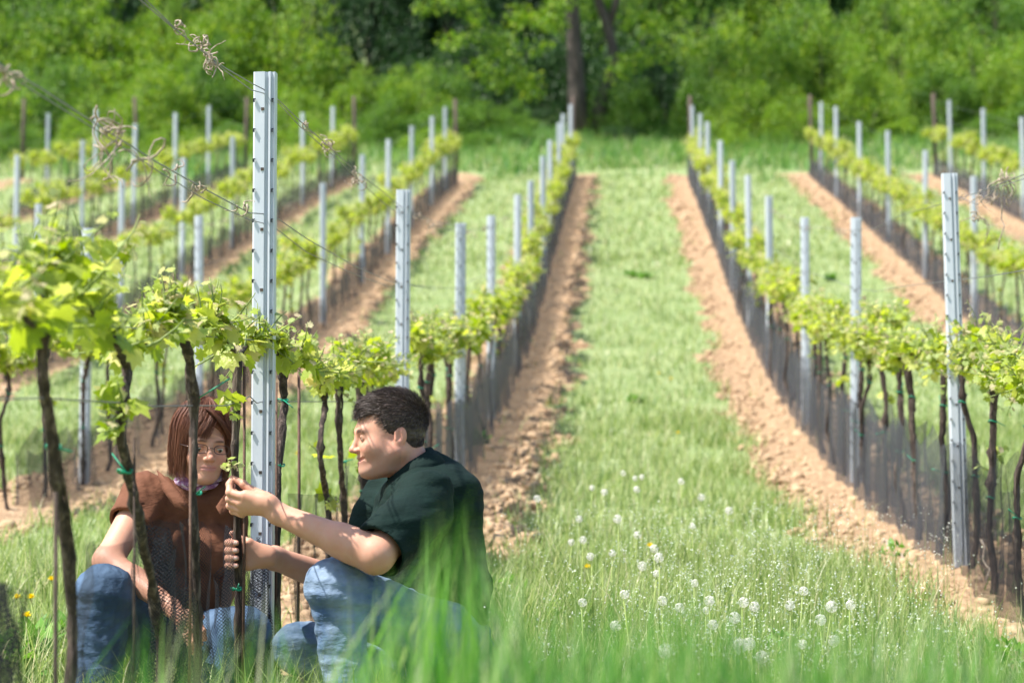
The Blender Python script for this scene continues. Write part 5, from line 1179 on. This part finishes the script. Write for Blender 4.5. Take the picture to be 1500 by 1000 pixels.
V, F = polygonize(jw, *bounds(jw, .02), .0045); V = smooth_v(V, F, 1); obj("jeans", mesh_np("jeans", sub2(V), F), M['denim_dark'], wo)
# bob hair
rng = np.random.default_rng(12); EC2, ER2 = EC, ER+np.array((.010, .008, .011))
hcap = [('u', Ell(EC, ER+np.array((.008, .007, .009))), 0)]
for s in (-1, 1):
    hcap += [('u', Cone((s*.072, -.01, .02), (s*.070, -.002, -.075), .020, .017), .02), ('u', Cone((s*.06, -.055, .0), (s*.055, -.05, -.085), .028, .022), .03), ('u', Cone((s*.069, .026, .03), (s*.069, .024, -.05), .012, .012), .015)]
hcap += [('u', Cone((0, -.075, .0), (0, -.075, -.085), .035, .024), .03), ('s', Ell((0, .09, -.045), (.064, .086, .112)), .008), ('s', Cone((0, -.02, -.06), (0, -.05, -.2), .045, .05), .01), ('n', folds(.0012, 320, 4, (1, 1, .15)), 0)]
V, F = polygonize(hcap, (-.12, -.14, -.13), (.12, .11, .14), .0024); V = smooth_v(V, F, 1); parts = MB(); parts.add(V, F)
n = 22000; phi = rng.uniform(-math.pi, math.pi, n)       # 0 = straight ahead
part_y = rng.uniform(-.09, .055, n); K = 14; cur = np.zeros((n, K, 3))
th0 = rng.uniform(.04, .75, n)**1.0
frontness = np.cos(phi)
total = np.where(np.abs(phi) < .75, rng.uniform(.085, .12, n), rng.uniform(.19, .235, n))
lift = rng.uniform(0, .010, n); ph_ = phi.copy()
for k in range(K):
    s_ = total*k/(K-1)
    ang = th0+s_/.092; hang = np.maximum(ang-1.62, 0)*.092; a = np.minimum(ang, 1.62)
    sweep = np.where(np.abs(phi) < .75, .9*np.sin(np.minimum(ang, 1.6))*np.sign(phi+.35)*.55, 0)
    pp = phi+sweep*(k/(K-1)); r3 = ER2+lift[:, None]
    X = np.sin(a)*np.sin(pp)*r3[:, 0]; Yy = np.sin(a)*np.cos(pp)*r3[:, 1]; Zz = np.cos(a)*r3[:, 2]
    inw = 1-.9*np.clip(hang-.05, 0, 1); cur[:, k] = np.stack([X*inw, Yy*inw+0*X, Zz-hang], 1)+EC
cur += (np.cumsum(rng.normal(0, .0007, (n, K, 3)), 1)+rng.normal(0, .002, (n, 1, 3)))
# keep the face open: drop strands that would hang over it
hangs = (np.abs(cur[:, :, 0]) < .056) & (cur[:, :, 1] > .03) & (cur[:, :, 2] < .020); bad = hangs.any(1) & (rng.random(n) > .012)
v, f = strands(cur[~bad], np.full((~bad).sum(), .0009)); parts.add(v, f)
nb_ = 3200; u_ = rng.random(nb_); A0 = np.stack([.022-.055*u_, .02+.05*rng.random(nb_), .117-.010*u_], 1); A2 = np.stack([-.058-.018*rng.random(nb_), .088-.075*u_, .034+.022*rng.random(nb_)*(1-u_)-.02*u_], 1)
A1 = np.stack([-.012-.045*u_, .102-.03*u_, .098+0*u_], 1)+rng.normal(0, .003, (nb_, 3)); tt_ = np.linspace(0, 1, 10)[None, :, None]
v, f = strands((A0[:, None]*(1-tt_)**2+2*A1[:, None]*tt_*(1-tt_)+A2[:, None]*tt_**2)+rng.normal(0, .0006, (nb_, 10, 3)), np.full(nb_, .0013)); parts.add(v, f)
me = parts.me("hair"); vv = np.empty(len(me.vertices)*3, np.float32); me.vertices.foreach_get("co", vv); me.vertices.foreach_set("co", sub2(place(vv.reshape(-1, 3)*gs, GR, GC, .95, .97)).astype(np.float32).ravel()); me.update()
obj("hair", me, M['hair_brown'], wo)
# glasses
mb = MB()
for s in (-1, 1):
    th = np.linspace(0, 2*math.pi, 30); sg = lambda v: math.copysign(abs(v)**.7, v)
    mb.tube([(s*.0325+.0225*sg(math.cos(t)), .103-.16*abs(s*.0325+.0225*sg(math.cos(t)))**1.5, .001+.0128*sg(math.sin(t))) for t in th], .0013, 6)
    mb.tube([(s*.055, .099, .004), (s*.070, .085, .005), (s*.079, .04, .003), (s*.081, .0, .0)], .0012, 6)
mb.tube([(-.0105, .1025, .003), (0, .1045, .005), (.0105, .1025, .003)], .0011, 6)
me = mb.me("glasses"); me.transform(Matrix.Translation(Vector(sub2(GC)))@Matrix(GR*gs).to_4x4()); gl = obj("glasses", me, M['frame'], wo)
